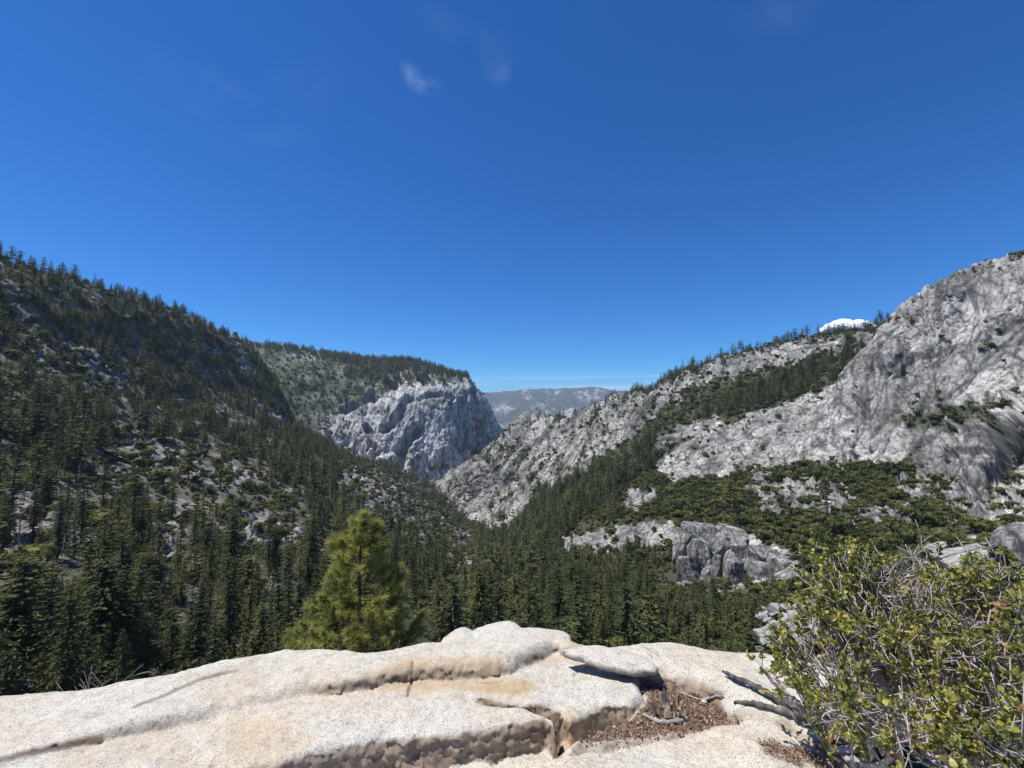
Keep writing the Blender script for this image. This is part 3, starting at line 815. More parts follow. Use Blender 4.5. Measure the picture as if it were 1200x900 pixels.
lo_list = []
for k, (lv, per, kt, sp, st, rg) in enumerate([(16, 6, 4, .17, .10, .25), (18, 6, 4, .14, .08, .2), (14, 6, 4, .20, .18, .35), (17, 5, 4, .125, .16, .3), (15, 6, 4, .16, .06, .25), (12, 7, 5, .26, .30, .4), (11, 6, 5, .22, .36, .45)]):
    o = conifer_crown(200 + k, lv, per, kt, sp, st, 1.0, rg, .45 if k > 4 else .75)
    o.tube([[0, 0, -.05], [0, 0, .5], [0, 0, .95]], [.014, .009, .002], 4, .1)
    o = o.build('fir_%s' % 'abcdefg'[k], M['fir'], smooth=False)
    col.objects.unlink(o); lo_list.append(o)
FIR_COL = proto_collection('fir_prototypes', lo_list)

def bush_mesh(seed, nleaf, flat=.75, lobes=7, lsize=.16, leafr=None):
    r = np.random.default_rng(seed)
    mb = MB()
    cs = r.normal(size=(lobes, 3)) * np.array([.20, .20, .17]) + np.array([0, 0, .45])
    cs[0] = (0, 0, .45)
    rs = r.uniform(.22, .36, lobes)
    V, T, A_ = [], [], []
    for k in range(nleaf):
        j = r.integers(lobes)
        d = r.normal(size=3); d /= np.linalg.norm(d)
        if d[2] < -.55: d[2] *= -1
        c = cs[j] + d * rs[j] * r.uniform(.72, 1.05) * np.array([1.15, 1.15, flat])
        if c[2] < 0: c[2] = abs(c[2]) * .3
        nn = d + r.normal(size=3) * .55; nn /= np.linalg.norm(nn)
        a = np.cross(nn, r.normal(size=3)); a /= np.linalg.norm(a); b = np.cross(nn, a)
        s_ = lsize * r.uniform(.55, 1.25)
        n = len(V)
        V += [c - a * s_, c + b * s_ * .6, c + a * s_, c - b * s_ * .6]
        T.append([n, n + 1, n + 2, n + 3])
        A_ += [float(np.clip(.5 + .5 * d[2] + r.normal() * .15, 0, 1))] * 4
    mb.add(V, T, np.array(A_))
    return mb
bush_list = []
for k in range(5):
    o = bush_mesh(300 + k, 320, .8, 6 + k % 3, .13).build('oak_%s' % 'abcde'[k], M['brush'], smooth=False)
    col.objects.unlink(o); bush_list.append(o)
BUSH_COL = proto_collection('oak_prototypes', bush_list)

def snag_mesh(seed):
    r = np.random.default_rng(seed); mb = MB()
    z = np.linspace(-.03, 1, 8)
    mb.tube(np.stack([.02 * np.sin(z * 5 + seed), .02 * z * z, z], 1), .011 * (1 - z * .8), 6)
    for k in range(26):
        h = r.uniform(.25, .95); az = r.uniform(0, 6.28); L_ = .11 * (1.15 - h) * r.uniform(.5, 1.4)
        mb.tube([[0, 0, h], [math.cos(az) * L_ * .6, math.sin(az) * L_ * .6, h - .01], [math.cos(az) * L_, math.sin(az) * L_, h - .035 * r.random()]], [.004, .003, .0012], 4)
    return mb
snag_list = []
for k in range(3):
    o = snag_mesh(k).build('snag', M['snag']); col.objects.unlink(o); snag_list.append(o)

# ------------------------------------------------------------------ scattering
def scatter(L, dens, seed, rmin=100, rmax=1e9):
    """random places on a layer, dens = stems per square metre at each vertex"""
    r = np.random.default_rng(seed)
    R = np.hypot(L.V[:, 0], L.V[:, 1])
    lam = dens * L.area * ((R > rmin) & (R < rmax))
    nv, nu = L.shape
    ii, jj = np.divmod(np.arange(nv * nu), nu)
    ok = (ii > 0) & (ii < nv - 1) & (jj > 0) & (jj < nu - 1)
    lam = np.where(ok, lam, 0)
    cnt = r.poisson(np.minimum(lam, 60))
    idx = np.repeat(np.arange(len(lam)), cnt)
    i, j = ii[idx], jj[idx]
    V = L.V.reshape(nv, nu, 3)
    a = r.uniform(0, 1, len(idx))[:, None]; b = r.uniform(0, 1, len(idx))[:, None]
    P = V[i, j] * (1 - a) * (1 - b) + V[i + 1, j] * a * (1 - b) + V[i, j + 1] * (1 - a) * b + V[i + 1, j + 1] * a * b
    return P, idx

def stuff_instances(name, P, scale, pidx, collection, seed, label, tilt=.05):
    r = np.random.default_rng(seed)
    n = len(P)
    me = bpy.data.meshes.new(name)
    me.vertices.add(n); me.vertices.foreach_set('co', np.asarray(P, np.float32).ravel())
    at = me.attributes.new('sc', 'FLOAT_VECTOR', 'POINT'); at.data.foreach_set('vector', np.asarray(scale, np.float32).ravel())
    rot = np.stack([r.normal(0, tilt, n), r.normal(0, tilt, n), r.uniform(0, 6.283, n)], 1)
    at = me.attributes.new('rt', 'FLOAT_VECTOR', 'POINT'); at.data.foreach_set('vector', rot.astype(np.float32).ravel())
    at = me.attributes.new('pi', 'INT', 'POINT'); at.data.foreach_set('value', np.asarray(pidx, np.int32))
    ob = bpy.data.objects.new(name, me); col.objects.link(ob)
    ng = bpy.data.node_groups.new(name + '_nodes', 'GeometryNodeTree')
    ng.interface.new_socket('Geometry', in_out='INPUT', socket_type='NodeSocketGeometry')
    ng.interface.new_socket('Geometry', in_out='OUTPUT', socket_type='NodeSocketGeometry')
    gi = ng.nodes.new('NodeGroupInput'); go = ng.nodes.new('NodeGroupOutput')
    iop = ng.nodes.new('GeometryNodeInstanceOnPoints')
    ci = ng.nodes.new('GeometryNodeCollectionInfo')
    ci.inputs['Collection'].default_value = collection
    ci.inputs['Separate Children'].default_value = True
    ci.inputs['Reset Children'].default_value = True
    def na(nm, ty):
        q = ng.nodes.new('GeometryNodeInputNamedAttribute'); q.data_type = ty; q.inputs['Name'].default_value = nm
        return q.outputs['Attribute']
    e2r = ng.nodes.new('FunctionNodeEulerToRotation')
    ng.links.new(na('rt', 'FLOAT_VECTOR'), e2r.inputs[0])
    ng.links.new(gi.outputs[0], iop.inputs['Points'])
    ng.links.new(ci.outputs[0], iop.inputs['Instance'])
    iop.inputs['Pick Instance'].default_value = True
    ng.links.new(na('pi', 'INT'), iop.inputs['Instance Index'])
    ng.links.new(e2r.outputs[0], iop.inputs['Rotation'])
    ng.links.new(na('sc', 'FLOAT_VECTOR'), iop.inputs['Scale'])
    ng.links.new(iop.outputs[0], go.inputs[0])
    md = ob.modifiers.new('scatter', 'NODES'); md.node_group = ng
    tag(ob, label, None, None, 'stuff')
    return ob

def visible_rim(px):
    """row of the foreground ledge's rim"""
    return np.interp(px, [0, 100, 200, 260, 340, 430, 500, 560, 620, 690, 712, 770, 830, 900, 1000, 1200], [805, 797, 785, 768, 752, 757, 744, 738, 737, 748, 757, 741, 748, 752, 760, 790])

# -- firs
nA = len(A.px)
nz_ = fbm(np.stack([A.V[:, 0] / 45, A.V[:, 1] / 45, A.V[:, 2] / 45], 1), 3)
dA = (.0090 + .012 * np.clip(nz_ + .1, -.5, 1)) * (1 - .93 * A.bare)
shrubzone = mask_polys(A, [[(140, 500), (300, 545), (360, 600), (370, 660), (290, 680), (200, 640), (100, 640), (60, 600)], [(400, 552), (520, 600), (560, 640), (560, 700), (480, 640)], [(0, 560), (120, 620), (120, 660), (0, 650)], [(0, 690), (60, 680), (90, 740), (0, 780)], [(0, 325), (20, 345), (60, 390), (160, 440), (175, 480), (100, 475), (40, 440), (0, 410)], [(385, 520), (440, 545), (530, 596), (575, 640), (560, 690), (500, 650), (400, 590)]], 10, 14)
dA *= 1 - .86 * shrubzone
dA = np.where(A.ppx > 690, dA * .8, dA)
dA = dA * (1 + 1.0 * sstep(270, 190, np.hypot(A.V[:, 0], A.V[:, 1])))
dA *= sstep(1750, 1600, np.hypot(A.V[:, 0], A.V[:, 1]))
PA, iA = scatter(A, np.clip(dA, 0, 1), 1, rmin=118)
conB = mask_polys(B, [[(560, 640), (600, 622), (630, 590), (660, 560), (720, 540), (765, 505), (775, 540), (730, 575), (690, 600), (650, 640), (660, 660), (790, 650), (800, 700), (900, 700), (920, 760), (560, 760)],
                      [(790, 510), (830, 480), (880, 455), (950, 432), (1010, 402), (1045, 380), (1030, 420), (985, 450), (930, 470), (870, 482), (820, 500)]], 5, 8)
rimB = mask_polys(B, [[(690, 482), (745, 458), (790, 440), (850, 414), (900, 402), (960, 390), (1040, 378), (1040, 392), (960, 402), (900, 414), (850, 425), (790, 452), (745, 468)]], 3, 5)
oakB = mask_polys(B, [[(620, 615), (690, 560), (770, 545), (850, 565), (930, 545), (1050, 545), (1090, 580), (1090, 640), (1000, 640), (960, 700), (930, 760), (880, 700), (860, 620), (760, 610), (690, 610)]], 6, 8)
nzB = fbm(B.V / 40 + 3, 3)
gB = 1 - B.gran
dB = conB * (.016 + .012 * nzB) * (1 - .9 * B.gran) + rimB * .0075 * np.clip(.5 + 2 * nzB, 0, 1) + gB * (1 - conB) * .0010 + RIDGE * jv * .0016
PB, iB = scatter(B, np.clip(dB, 0, 1), 2, rmin=200, rmax=1750)
lastE = sstep(440, 415, E.py) * (1 - E.face)
topE = mask_polys(E, [[(290, 404), (340, 406), (400, 414), (480, 421), (530, 436), (552, 444), (520, 452), (470, 446), (440, 436), (400, 424), (340, 412), (300, 406)], [(420, 425), (520, 440), (500, 452), (450, 448), (400, 440)]], 3, 4)
midE = mask_polys(E, [[(300, 440), (380, 440), (440, 455), (400, 490), (400, 540), (350, 520)]], 14, 20)
dE = topE * .009 + midE * .0025 + (1 - E.face) * .0004 + E.face * E.veg * .0006
PE, iE = scatter(E, dE, 3, rmin=1500, rmax=2900)
iC_ = sstep(0, 1, C.veg) * .0012 + base * .0018
PC, iC = scatter(C, iC_, 4, rmin=450, rmax=880)

rg = np.random.default_rng(21)
Pf = np.concatenate([PA, PB, PE, PC])
zone = np.concatenate([np.zeros(len(PA)), np.ones(len(PB)), np.full(len(PE), 2), np.full(len(PC), 3)]).astype(int)
Rf_ = np.hypot(Pf[:, 0], Pf[:, 1])
H = np.clip(rg.lognormal(math.log(20), .42, len(Pf)), 6, 38)
H = np.where(zone == 2, H * 1.05, H); H = np.where(zone == 3, H * .5, H)
fx_, fy_ = project(Pf)
H = np.where((fx_ > 640) & (fx_ < 800) & (fy_ > 636) & (fy_ < 712), H * .68, H)
H = np.where((zone <= 1) & (fx_ > 770) & (Rf_ < 460), H * .55, H)
onslope = (zone == 1) & (project(Pf)[1] < 560)
H = np.where(onslope, H * .85, H)
Rf = np.hypot(Pf[:, 0], Pf[:, 1])
H = np.where((zone == 0) & (Rf > 700), H * .9, H)
H = np.where((zone == 0) & (Rf > 880), H * .85, H)
H = np.where((zone == 0) & (Rf < 270) & (fx_ < 360), H * .78, H)
W = H * rg.uniform(.8, 1.55, len(Pf)) * np.where(H < 14, 1.2, 1.0)
ppx, ppy = project(Pf); tpx, tpy = project(Pf + np.stack([0 * H, 0 * H, H], 1))
sizepx = (np.minimum(ppy, visible_rim(ppx)) - tpy)
inframe = (tpx > -4) & (tpx < 1204) & (sizepx > 5)
order = np.argsort(-np.where(inframe, sizepx, -1))
big_idx = order[:300]
isbig = np.zeros(len(Pf), bool); isbig[big_idx] = True
rest = ~isbig
stuff_instances('distant_conifers', Pf[rest], np.stack([W[rest], W[rest], H[rest]], 1), rg.integers(0, 7, rest.sum()), FIR_COL, 5, 'dark green conifer forest covering the far slopes of the valley')
def place_tree(name, p, h, w, proto, label, group):
    e = empty(name, p); e.rotation_euler = (rg.normal(0, .02), rg.normal(0, .02), rg.uniform(0, 6.28))
    e.scale = (w, w, h)
    tag(e, label, 'tree', group)
    for src, nm in zip(proto, ('crown', 'trunk')):
        o = src.copy(); o.name = nm; col.objects.link(o); o.parent = e
    return e
SPOTS = [(40, 605, 'near the grey scree patch on the hillside'), (220, 535, 'by the strip of pale boulders across the hillside'), (320, 625, 'by the rocky clearing behind the bushy pine'), (80, 420, 'below the grey rock band high on the hill'),
         (480, 600, 'on the rocky spur above the gorge'), (60, 740, 'in the dark stand below the ledge rim by the dry stalks'), (260, 720, 'in the stand between the dry stalks and the bushy pine'), (424, 690, 'close around the bushy yellow-green pine'), (550, 690, 'behind the low rim boulders'),
         (710, 700, 'on the valley floor behind the loose slab'), (730, 640, 'beside the long pale slab'), (860, 660, 'around the grey boulder outcrop'), (840, 725, 'between the ledge rim and the grey boulder outcrop'), (930, 580, 'by the broken outcrop below the cliff'), (1040, 570, 'on the brushy bench at the cliff foot'), (740, 585, 'by the small bright slab in the brush')]
def spot(x, y):
    return min(SPOTS, key=lambda q: (q[0] - x) ** 2 + 1.5 * (q[1] - y) ** 2)[2]
FORM = ['tapered', 'slender', 'broad', 'narrow', 'bushy', 'ragged']
for i in big_idx:
    pk_ = int(rg.integers(0, len(protos_hi)))
    size_ = 'tall' if H[i] > 23 else 'medium' if H[i] > 17 else 'small'
    lab = spot(tpx[i], .5 * (tpy[i] + min(ppy[i], visible_rim(ppx[i])))); grp = 'firs ' + lab
    place_tree('fir_tree', Pf[i], H[i], W[i], protos_hi[pk_], '%s %s dark fir %s' % (size_, FORM[pk_], lab), grp)

# -- oaks and brush
dA2 = (A.bare * .005 + shrubzone * .018 * (1 - .75 * A.bare) + .004) * np.clip(.7 + 2 * fbm(A.V / 20 + 6, 3), .05, 2)
QA, _ = scatter(A, dA2, 6, rmin=118, rmax=1500)
dB2 = gB * (.052 * oakB + .016) * (1 - .3 * conB) * np.clip(.9 + 1.2 * nzB, .2, 2) + B.gran * (.0014 + jv * .012 + RIDGE * .0035 * sstep(-.1, .4, nzB)) + CHOSS * .006 + rimB * .004
QB, _ = scatter(B, dB2, 7, rmin=135, rmax=1700)
QC, _ = scatter(C, C.veg ** 1.5 * .010 + base * .012 + .0002, 8, rmin=440, rmax=900)
QE, _ = scatter(E, (1 - E.face) * .0022 + E.face * E.veg * .0015, 9, rmin=1700, rmax=2800)
Q = np.concatenate([QA, QB, QC, QE])
qz = np.concatenate([np.zeros(len(QA)), np.ones(len(QB)), np.full(len(QC), 2), np.full(len(QE), 3)])
S = np.clip(rg.lognormal(math.log(3.9), .48, len(Q)), 1.3, 11)
S = np.where((qz == 1) & (np.hypot(Q[:, 0], Q[:, 1]) < 210), S * .6, S); S = np.where(qz == 2, S * .8, S); S = np.where(qz == 3, S * 1.5, S)
qpx, qpy = project(Q); Rq = np.hypot(Q[:, 0], Q[:, 1])
S = np.where((qz == 1) & (qpx < 780) & (qpy < 600), S * .8, S)
sz = S / Rq * F
vis = (qpx > 0) & (qpx < 1200) & (qpy < visible_rim(qpx) + 6) & ~((qpx > 950) & (qpy > 650))
order = np.argsort(-np.where(vis, sz, -1))[:300]
bb = np.zeros(len(Q), bool); bb[order] = True
sc3 = np.stack([S * rg.uniform(.9, 1.4, len(Q)), S * rg.uniform(.9, 1.4, len(Q)), S * rg.uniform(.7, 1.15, len(Q))], 1)
stuff_instances('distant_brush', Q[~bb], sc3[~bb], rg.integers(0, 5, (~bb).sum()), BUSH_COL, 15, 'olive green oak brush covering the granite slopes and talus', .1)
for i in order:
    o = bush_list[rg.integers(0, 5)].copy(); o.name = 'oak_bush'
    col.objects.link(o); o.location = Q[i]; o.scale = sc3[i]; o.rotation_euler = (0, 0, rg.uniform(0, 6.28))
    lab = spot(qpx[i], qpy[i]); grp = 'oak bushes ' + lab; lab = 'olive oak bush ' + lab
    tag(o, ('big ' if S[i] > 7 else 'mid-sized ' if S[i] > 4.5 else 'little ') + lab, 'bush', grp)

def on_layer(L, px, py):
    d = (L.ppx - px) ** 2 + (L.ppy - py) ** 2
    R = np.hypot(L.V[:, 0], L.V[:, 1])
    k = np.argsort(d)[:6]
    return L.V[k[np.argmin(R[k])]]

# -- single bushes and small pines on the ledges of the great cliff
for (x, y, s_, kind) in [(1104, 396, 6, 0), (1112, 402, 5, 0), (1150, 410, 7, 0), (1161, 405, 7, 0), (1175, 422, 4, 0), (1098, 460, 5, 0), (1100, 476, 5, 0), (1136, 475, 8, 0), (1142, 482, 6, 0), (1128, 478, 5, 0),
                         (1168, 476, 9, 0), (1178, 474, 8, 0), (1190, 458, 6, 0), (1085, 432, 4, 0), (1062, 438, 4, 0), (1070, 480, 5, 0), (1095, 495, 6, 0), (1120, 505, 6, 0)]:
    p = on_layer(C, x, y)
    o = bush_list[rg.integers(0, 5)].copy(); o.name = 'cliff_bush'; col.objects.link(o)
    o.location = p; o.scale = (s_, s_, s_ * .8); o.rotation_euler = (0, 0, rg.uniform(0, 6))
    tag(o, 'small dark bush clinging to a ledge of the great grey cliff', 'bush', 'bushes on the cliff ledges')
for (x, y, h) in [(1158, 472, 13), (1119, 492, 17), (1176, 470, 10), (1098, 470, 13), (1068, 378, 12), (1050, 378, 14), (1000, 532, 14), (1065, 500, 12), (1020, 530, 10), (1110, 540, 10)]:
    p = on_layer(C, x, y)
    e = place_tree('cliff_pine', p, h, h * 1.3, protos_hi[2], 'small lone pine standing on a ledge of the great grey cliff', 'pines on the cliff ledges')
for (x, y, h) in [(1040, 377, 15), (1069, 354, 8), (1078, 349, 8), (1118, 324, 7), (1123, 322, 6), (1142, 318, 9), (1161, 313, 10), (1184, 305, 9), (1130, 320, 6), (1092, 338, 6)]:
    p = on_layer(C, x, y)
    e = place_tree('rim_pine', p, h, h * 1.9, protos_hi[5], 'stunted dark pine on the skyline of the great grey cliff', 'pines along the cliff rim')

# -- dead grey snags
more_snags = []
cand = np.flatnonzero((A.ppx > 0) & (A.ppx < 720) & (A.ppy > 420) & (A.ppy < 720) & (np.hypot(A.V[:, 0], A.V[:, 1]) < 800))
for i in rg.choice(cand, 45): more_snags.append((A.ppx[i], A.ppy[i], rg.uniform(11, 23)))
for k, (x, y, h) in enumerate([(86, 632, 24), (22, 640, 24), (14, 600, 22), (28, 590, 20), (40, 600, 18), (196, 655, 20), (208, 650, 17), (180, 690, 22), (470, 690, 22), (480, 700, 22), (590, 690, 22), (640, 700, 20), (605, 710, 20), (66, 345, 16), (178, 366, 15), (806, 735, 18), (300, 665, 18)] + more_snags):
    p = on_layer(A if x < 700 else B, x, y)
    o = snag_list[k % 3].copy(); o.name = 'dead_snag'; col.objects.link(o); o.location = p
    o.scale = (h * 1.2, h * 1.2, h); o.rotation_euler = (0, 0, rg.uniform(0, 6))
    tag(o, 'bare grey dead tree standing among green firs on the hillside', 'dead tree', 'dead snags among the firs')

# ------------------------------------------------------------------ rocks
def rock_mat(name, base, tan, dark, scale, rust=.5, speck=1.0):
    """pale speckled granite with tan weathering, groove stains, painted face shade and black lichen"""
    m, nt, b = new_mat(name)
    pos = geopos(nt)
    big = N(nt, 'ShaderNodeTexNoise', {'Vector': pos, 'Scale': 1.3 * scale, 'Detail': 5.0, 'Roughness': .6}).outputs[0]
    med = N(nt, 'ShaderNodeTexNoise', {'Vector': pos, 'Scale': 14. * scale, 'Detail': 6.0, 'Roughness': .7}).outputs[0]
    grain = N(nt, 'ShaderNodeTexNoise', {'Vector': pos, 'Scale': 190. * scale, 'Detail': 3.0, 'Roughness': .7}).outputs[0]
    vor = N(nt, 'ShaderNodeTexVoronoi', {'Vector': pos, 'Scale': 210. * scale, 'Randomness': 1.0})
    c = mixc(nt, ramp(nt, big, [(.38, g3(0)), (.64, g3(rust * 1.15))]), base, tan)
    c = mixc(nt, 1.0, c, ramp(nt, med, [(.28, g3(.70)), (.5, g3(1.0)), (.72, g3(1.10))]), 'MULTIPLY')
    c = mixc(nt, 1.0, c, ramp(nt, grain, [(.30, g3(1 - .75 * speck)), (.46, g3(1.0)), (.70, g3(1 + .16 * speck))]), 'MULTIPLY')
    crystals = ramp(nt, N(nt, 'ShaderNodeSeparateColor', {0: vor.outputs['Color']}).outputs[0], [(.86, g3(1.0)), (.90, g3(1 - .55 * speck))])
    c = mixc(nt, 1.0, c, crystals, 'MULTIPLY')
    lich = N(nt, 'ShaderNodeTexNoise', {'Vector': pos, 'Scale': 5. * scale, 'Detail': 8.0, 'Roughness': .75}).outputs[0]
    c = mixc(nt, ramp(nt, lich, [(.62, g3(0)), (.70, g3(.45))]), c, dark)
    c = mixc(nt, attr(nt, 'rust'), c, mixc(nt, med, (.30, .185, .085), (.50, .36, .19)))
    c = mixc(nt, attr(nt, 'shade_stain'), c, mixc(nt, med, (.10, .075, .055), (.26, .20, .15)))
    c = mixc(nt, attr(nt, 'dirt'), c, mixc(nt, med, (.15, .092, .062), (.34, .235, .165)))
    nt.links.new(c, b.inputs['Base Color'])
    b.inputs['Roughness'].default_value = .88
    b.inputs['Specular IOR Level'].default_value = .2
    hgt = N(nt, 'ShaderNodeMath', {0: grain, 1: N(nt, 'ShaderNodeMath', {0: med, 1: 3.0}, operation='MULTIPLY').outputs[0]}, operation='ADD').outputs[0]
    bp = N(nt, 'ShaderNodeBump', {'Height': hgt, 'Strength': .55, 'Distance': .006 / scale})
    nt.links.new(bp.outputs[0], b.inputs['Normal'])
    return m
M['ledge'] = rock_mat('pale_speckled_granite', (.55, .525, .462), (.54, .44, .31), (.20, .19, .17), 1.0)
M['boulder'] = rock_mat('grey_outcrop_granite', (.30, .29, .28), (.34, .30, .25), (.09, .09, .09), .02, .4, .6)
M['talus'] = rock_mat('pale_talus_granite', (.34, .335, .32), (.34, .31, .27), (.12, .12, .12), .06, .4, .6)

# ---- the foreground ledge: overlapping loaves of bedrock over a smooth tilted base
def base_z(x, y):
    return -.11 * (y - 2.0) + np.where(x < 0, .045 * x, .0 * x)
def ledge_xy(px, py, dz):
    d = px_dir(px, py)
    k = np.full(np.shape(px), 3.0)
    for _ in range(30):
        x, y = d[..., 0] * k, d[..., 1] * k
        k = .5 * k + .5 * (base_z(x, y) + dz - CAM[2]) / d[..., 2]
    return np.stack([d[..., 0] * k, d[..., 1] * k], -1)
def lpoly(pts, dz):
    a = np.array(pts, float)
    return ledge_xy(a[:, 0], a[:, 1], dz)

rim = [(-330, 850), (-150, 822), (0, 806), (100, 798), (200, 786), (260, 769), (340, 753), (430, 758), (500, 745), (560, 740), (620, 738), (660, 740), (690, 748), (712, 758)]
loaves = [
    # polygon (pixels), dz, front radius, profile power, top tilt function
    dict(poly=rim + [(700, 768), (672, 757), (650, 753), (622, 765), (597, 777), (560, 779), (520, 781), (480, 782), (420, 797), (352, 803), (325, 812), (200, 842), (100, 866), (0, 890), (-150, 925), (-330, 960)], dz=0.0, r=.10),
    dict(poly=[(-330, 940), (-150, 905), (0, 880), (200, 832), (345, 808), (405, 808), (450, 799), (500, 803), (560, 816), (620, 829), (650, 842), (652, 853), (640, 842), (590, 850), (520, 862), (450, 868), (380, 880), (300, 902), (200, 950), (-100, 1100), (-600, 1100)], dz=-.075, r=.055),
    dict(poly=[(400, 800), (480, 772), (600, 770), (660, 762), (748, 788), (757, 815), (740, 829), (715, 826), (682, 838), (668, 846), (655, 832), (600, 824), (545, 818), (440, 812)], dz=-.085, r=.06),
    dict(poly=[(540, 950), (590, 897), (650, 876), (700, 867), (790, 854), (830, 841), (870, 838), (905, 842), (945, 866), (985, 905), (1150, 1100), (500, 1150)], dz=-.10, r=.12),
    dict(poly=[(688, 764), (712, 755), (730, 748), (770, 743), (830, 750), (900, 754), (1000, 775), (1250, 812), (1500, 900), (1500, 1100), (1100, 1000), (980, 880), (925, 842), (880, 832), (850, 822), (842, 806), (815, 795), (780, 787), (735, 780), (700, 775)], dz=-.005, r=.16),
]
NA, NR = 860, 400
az = np.radians(np.linspace(-66, 63, NA)); rr = np.exp(np.linspace(math.log(1.15), math.log(6.6), NR))
AZ, RRr = np.meshgrid(az, rr)
X = (RRr * np.sin(AZ)).ravel(); Y = (RRr * np.cos(AZ)).ravel()
bz = base_z(X, Y)
P0 = np.stack([X, Y, 0 * X], 1)
w1 = fbm(P0 * 2.2 + 3, 4) * .035 + fbm(P0 * 9 + 3, 3) * .012
zs = []; fields = []
floor = bz - .23 + fbm(P0 * 5, 3) * .02
for k, lf in enumerate(loaves):
    poly = lpoly(lf['poly'], lf['dz'])
    sd = poly_sd(X, Y, poly) + w1 * (1.0 if k != 4 else .7)
    r = lf['r'] * (1 + .5 * fbm(P0 * 1.7 + k * 5, 2))
    t = np.clip(sd / r, 0, 1)
    edge = np.sqrt(np.maximum(1 - (1 - t) ** 2, 0))
    top = bz + lf['dz'] + fbm(P0 * 1.1 + k * 7, 3) * .045
    if k == 3: top += .06 * sstep(0, .45, sd)
    if k == 1: top += .03 * sstep(0, .35, sd)
    z = top - (1 - edge) * r * 1.15
    z = np.where(sd < 0, top - r * 1.15 + sd * 4.5, z)
    zs.append(z); fields.append((sd, t))
Zs = np.stack(zs + [floor])
which = Zs.argmax(0)
kk = 60.0
Z = np.log(np.exp((Zs - Zs.max(0)) * kk).sum(0)) / kk + Zs.max(0)
# rim: bedrock rolls over and falls away behind
back_line = lpoly([(-700, 990), (-330, 850), (-150, 822), (0, 806), (100, 798), (200, 786), (260, 769), (340, 753), (390, 754), (430, 758), (500, 745), (560, 740), (620, 738), (660, 740), (690, 748), (712, 758), (730, 748), (770, 743), (830, 750), (900, 754), (1000, 775), (1250, 812), (1500, 900)], 0.0)
outer = np.concatenate([back_line, [[6, -1], [-7, -1]]])
bd = -poly_sd(X, Y, outer) + w1 * .6          # metres beyond the rim
roll = np.where(bd > -.30, ((np.clip(bd, -.30, 5) + .30) ** 2) * .42, 0)
roll = np.where(bd > .25, .1270 + (bd - .25) * .95 + np.maximum(bd - .9, 0) * .8, roll)
Z = np.where(bd > -.05, np.maximum(Z, bz - .05), Z) - roll
# joints and grooves
def groove(pts, w, depth, dz=0.):
    global Z
    l = lpoly(pts, dz)
    d = line_d(X, Y, [tuple(p) for p in l]) + np.abs(fbm(P0 * 14, 2)) * .012
    Z = Z - depth * sstep(w, 0, d)
    return sstep(w * 1.3, w * .3, d)
gr = groove([(160, 829), (185, 818), (205, 810), (230, 800), (258, 791), (276, 788)], .030, .014)
gr = np.maximum(gr, groove([(-40, 893), (0, 886), (60, 872), (118, 862)], .022, .018))
gr = np.maximum(gr, groove([(652, 835), (655, 850), (652, 872)], .03, .07, -.08))
gr = np.maximum(gr, groove([(575, 858), (590, 853), (602, 845)], .010, .012, -.07))
gr = np.maximum(gr, groove([(560, 797), (575, 799), (590, 795)], .012, .015, -.07))
gr = np.maximum(gr, groove([(478, 805), (482, 792), (484, 781)], .014, .02, -.03))
gr = np.maximum(gr, groove([(753, 750), (752, 757), (760, 764), (771, 770)], .010, .014))
gr = np.maximum(gr, groove([(790, 770), (830, 768), (850, 776)], .008, .006))
# soil gathered in the pocket
pit = poly_sd(X, Y, lpoly([(752, 792), (775, 782), (800, 784), (835, 800), (846, 818), (852, 826), (905, 836), (925, 842), (900, 846), (850, 845), (800, 853), (740, 863), (690, 868), (672, 866), (700, 852), (740, 838), (757, 818)], -.10)) + w1
low = bz - .125 + .02 * fbm(P0 * 4 + 2, 3)
Z = np.where(pit > -.12, np.maximum(Z, low - np.maximum(-pit, 0) * 1.2), Z)
soilm = sstep(-.03, .04, pit) * sstep(.05, .01, Z - low)
soilm = np.maximum(soilm, .75 * sstep(.05, .12, poly_sd(X, Y, lpoly([(880, 850), (935, 850), (990, 870), (1100, 880), (1150, 960), (960, 960), (930, 900), (900, 880)], -.05)) + fbm(P0 * 6, 3) * .25))
# lay the rows out evenly along the surface, so that steep faces get their share
gz = Z.reshape(NR, NA)
wgt = np.where(bd.reshape(NR, NA) > .35, .22, 1.0)
ds = np.hypot(np.diff(RRr, axis=0), np.diff(gz, axis=0) * .9) / RRr[:-1] * .5 * (wgt[:-1] + wgt[1:])
arc = np.concatenate([np.zeros((1, NA)), np.cumsum(ds, axis=0)])
# neighbouring columns must keep in step: smooth the spacing across columns
kern = np.ones(9) / 9
arc = np.apply_along_axis(lambda v: np.convolve(np.pad(v, 4, mode='edge'), kern, 'valid'), 1, arc)
NR2 = 520
fld = [g_.reshape(NR, NA) for g_ in (Z, gr, soilm, bd)]
new = np.zeros((5, NR2, NA))
for j in range(NA):
    q = np.linspace(0, arc[-1, j], NR2)
    new[0, :, j] = np.interp(q, arc[:, j], rr)
    for c_, g_ in enumerate(fld): new[c_ + 1, :, j] = np.interp(new[0, :, j], rr, g_[:, j])
RR2 = new[0]; AZ2 = np.broadcast_to(az, RR2.shape)
X = (RR2 * np.sin(AZ2)).ravel(); Y = (RR2 * np.cos(AZ2)).ravel()
Z, gr, soilm, bd = (new[k].ravel() for k in (1, 2, 3, 4))
gz = new[1]
P0 = np.stack([X, Y, 0 * X], 1); P3 = np.stack([X, Y, Z], 1)
dR = np.gradient(RR2, axis=0) + 1e-5
slope = np.gradient(gz, axis=0) / dR
steep = (sstep(.5, 1.5, slope).ravel()) * (bd < 0)       # faces that look back at the viewer
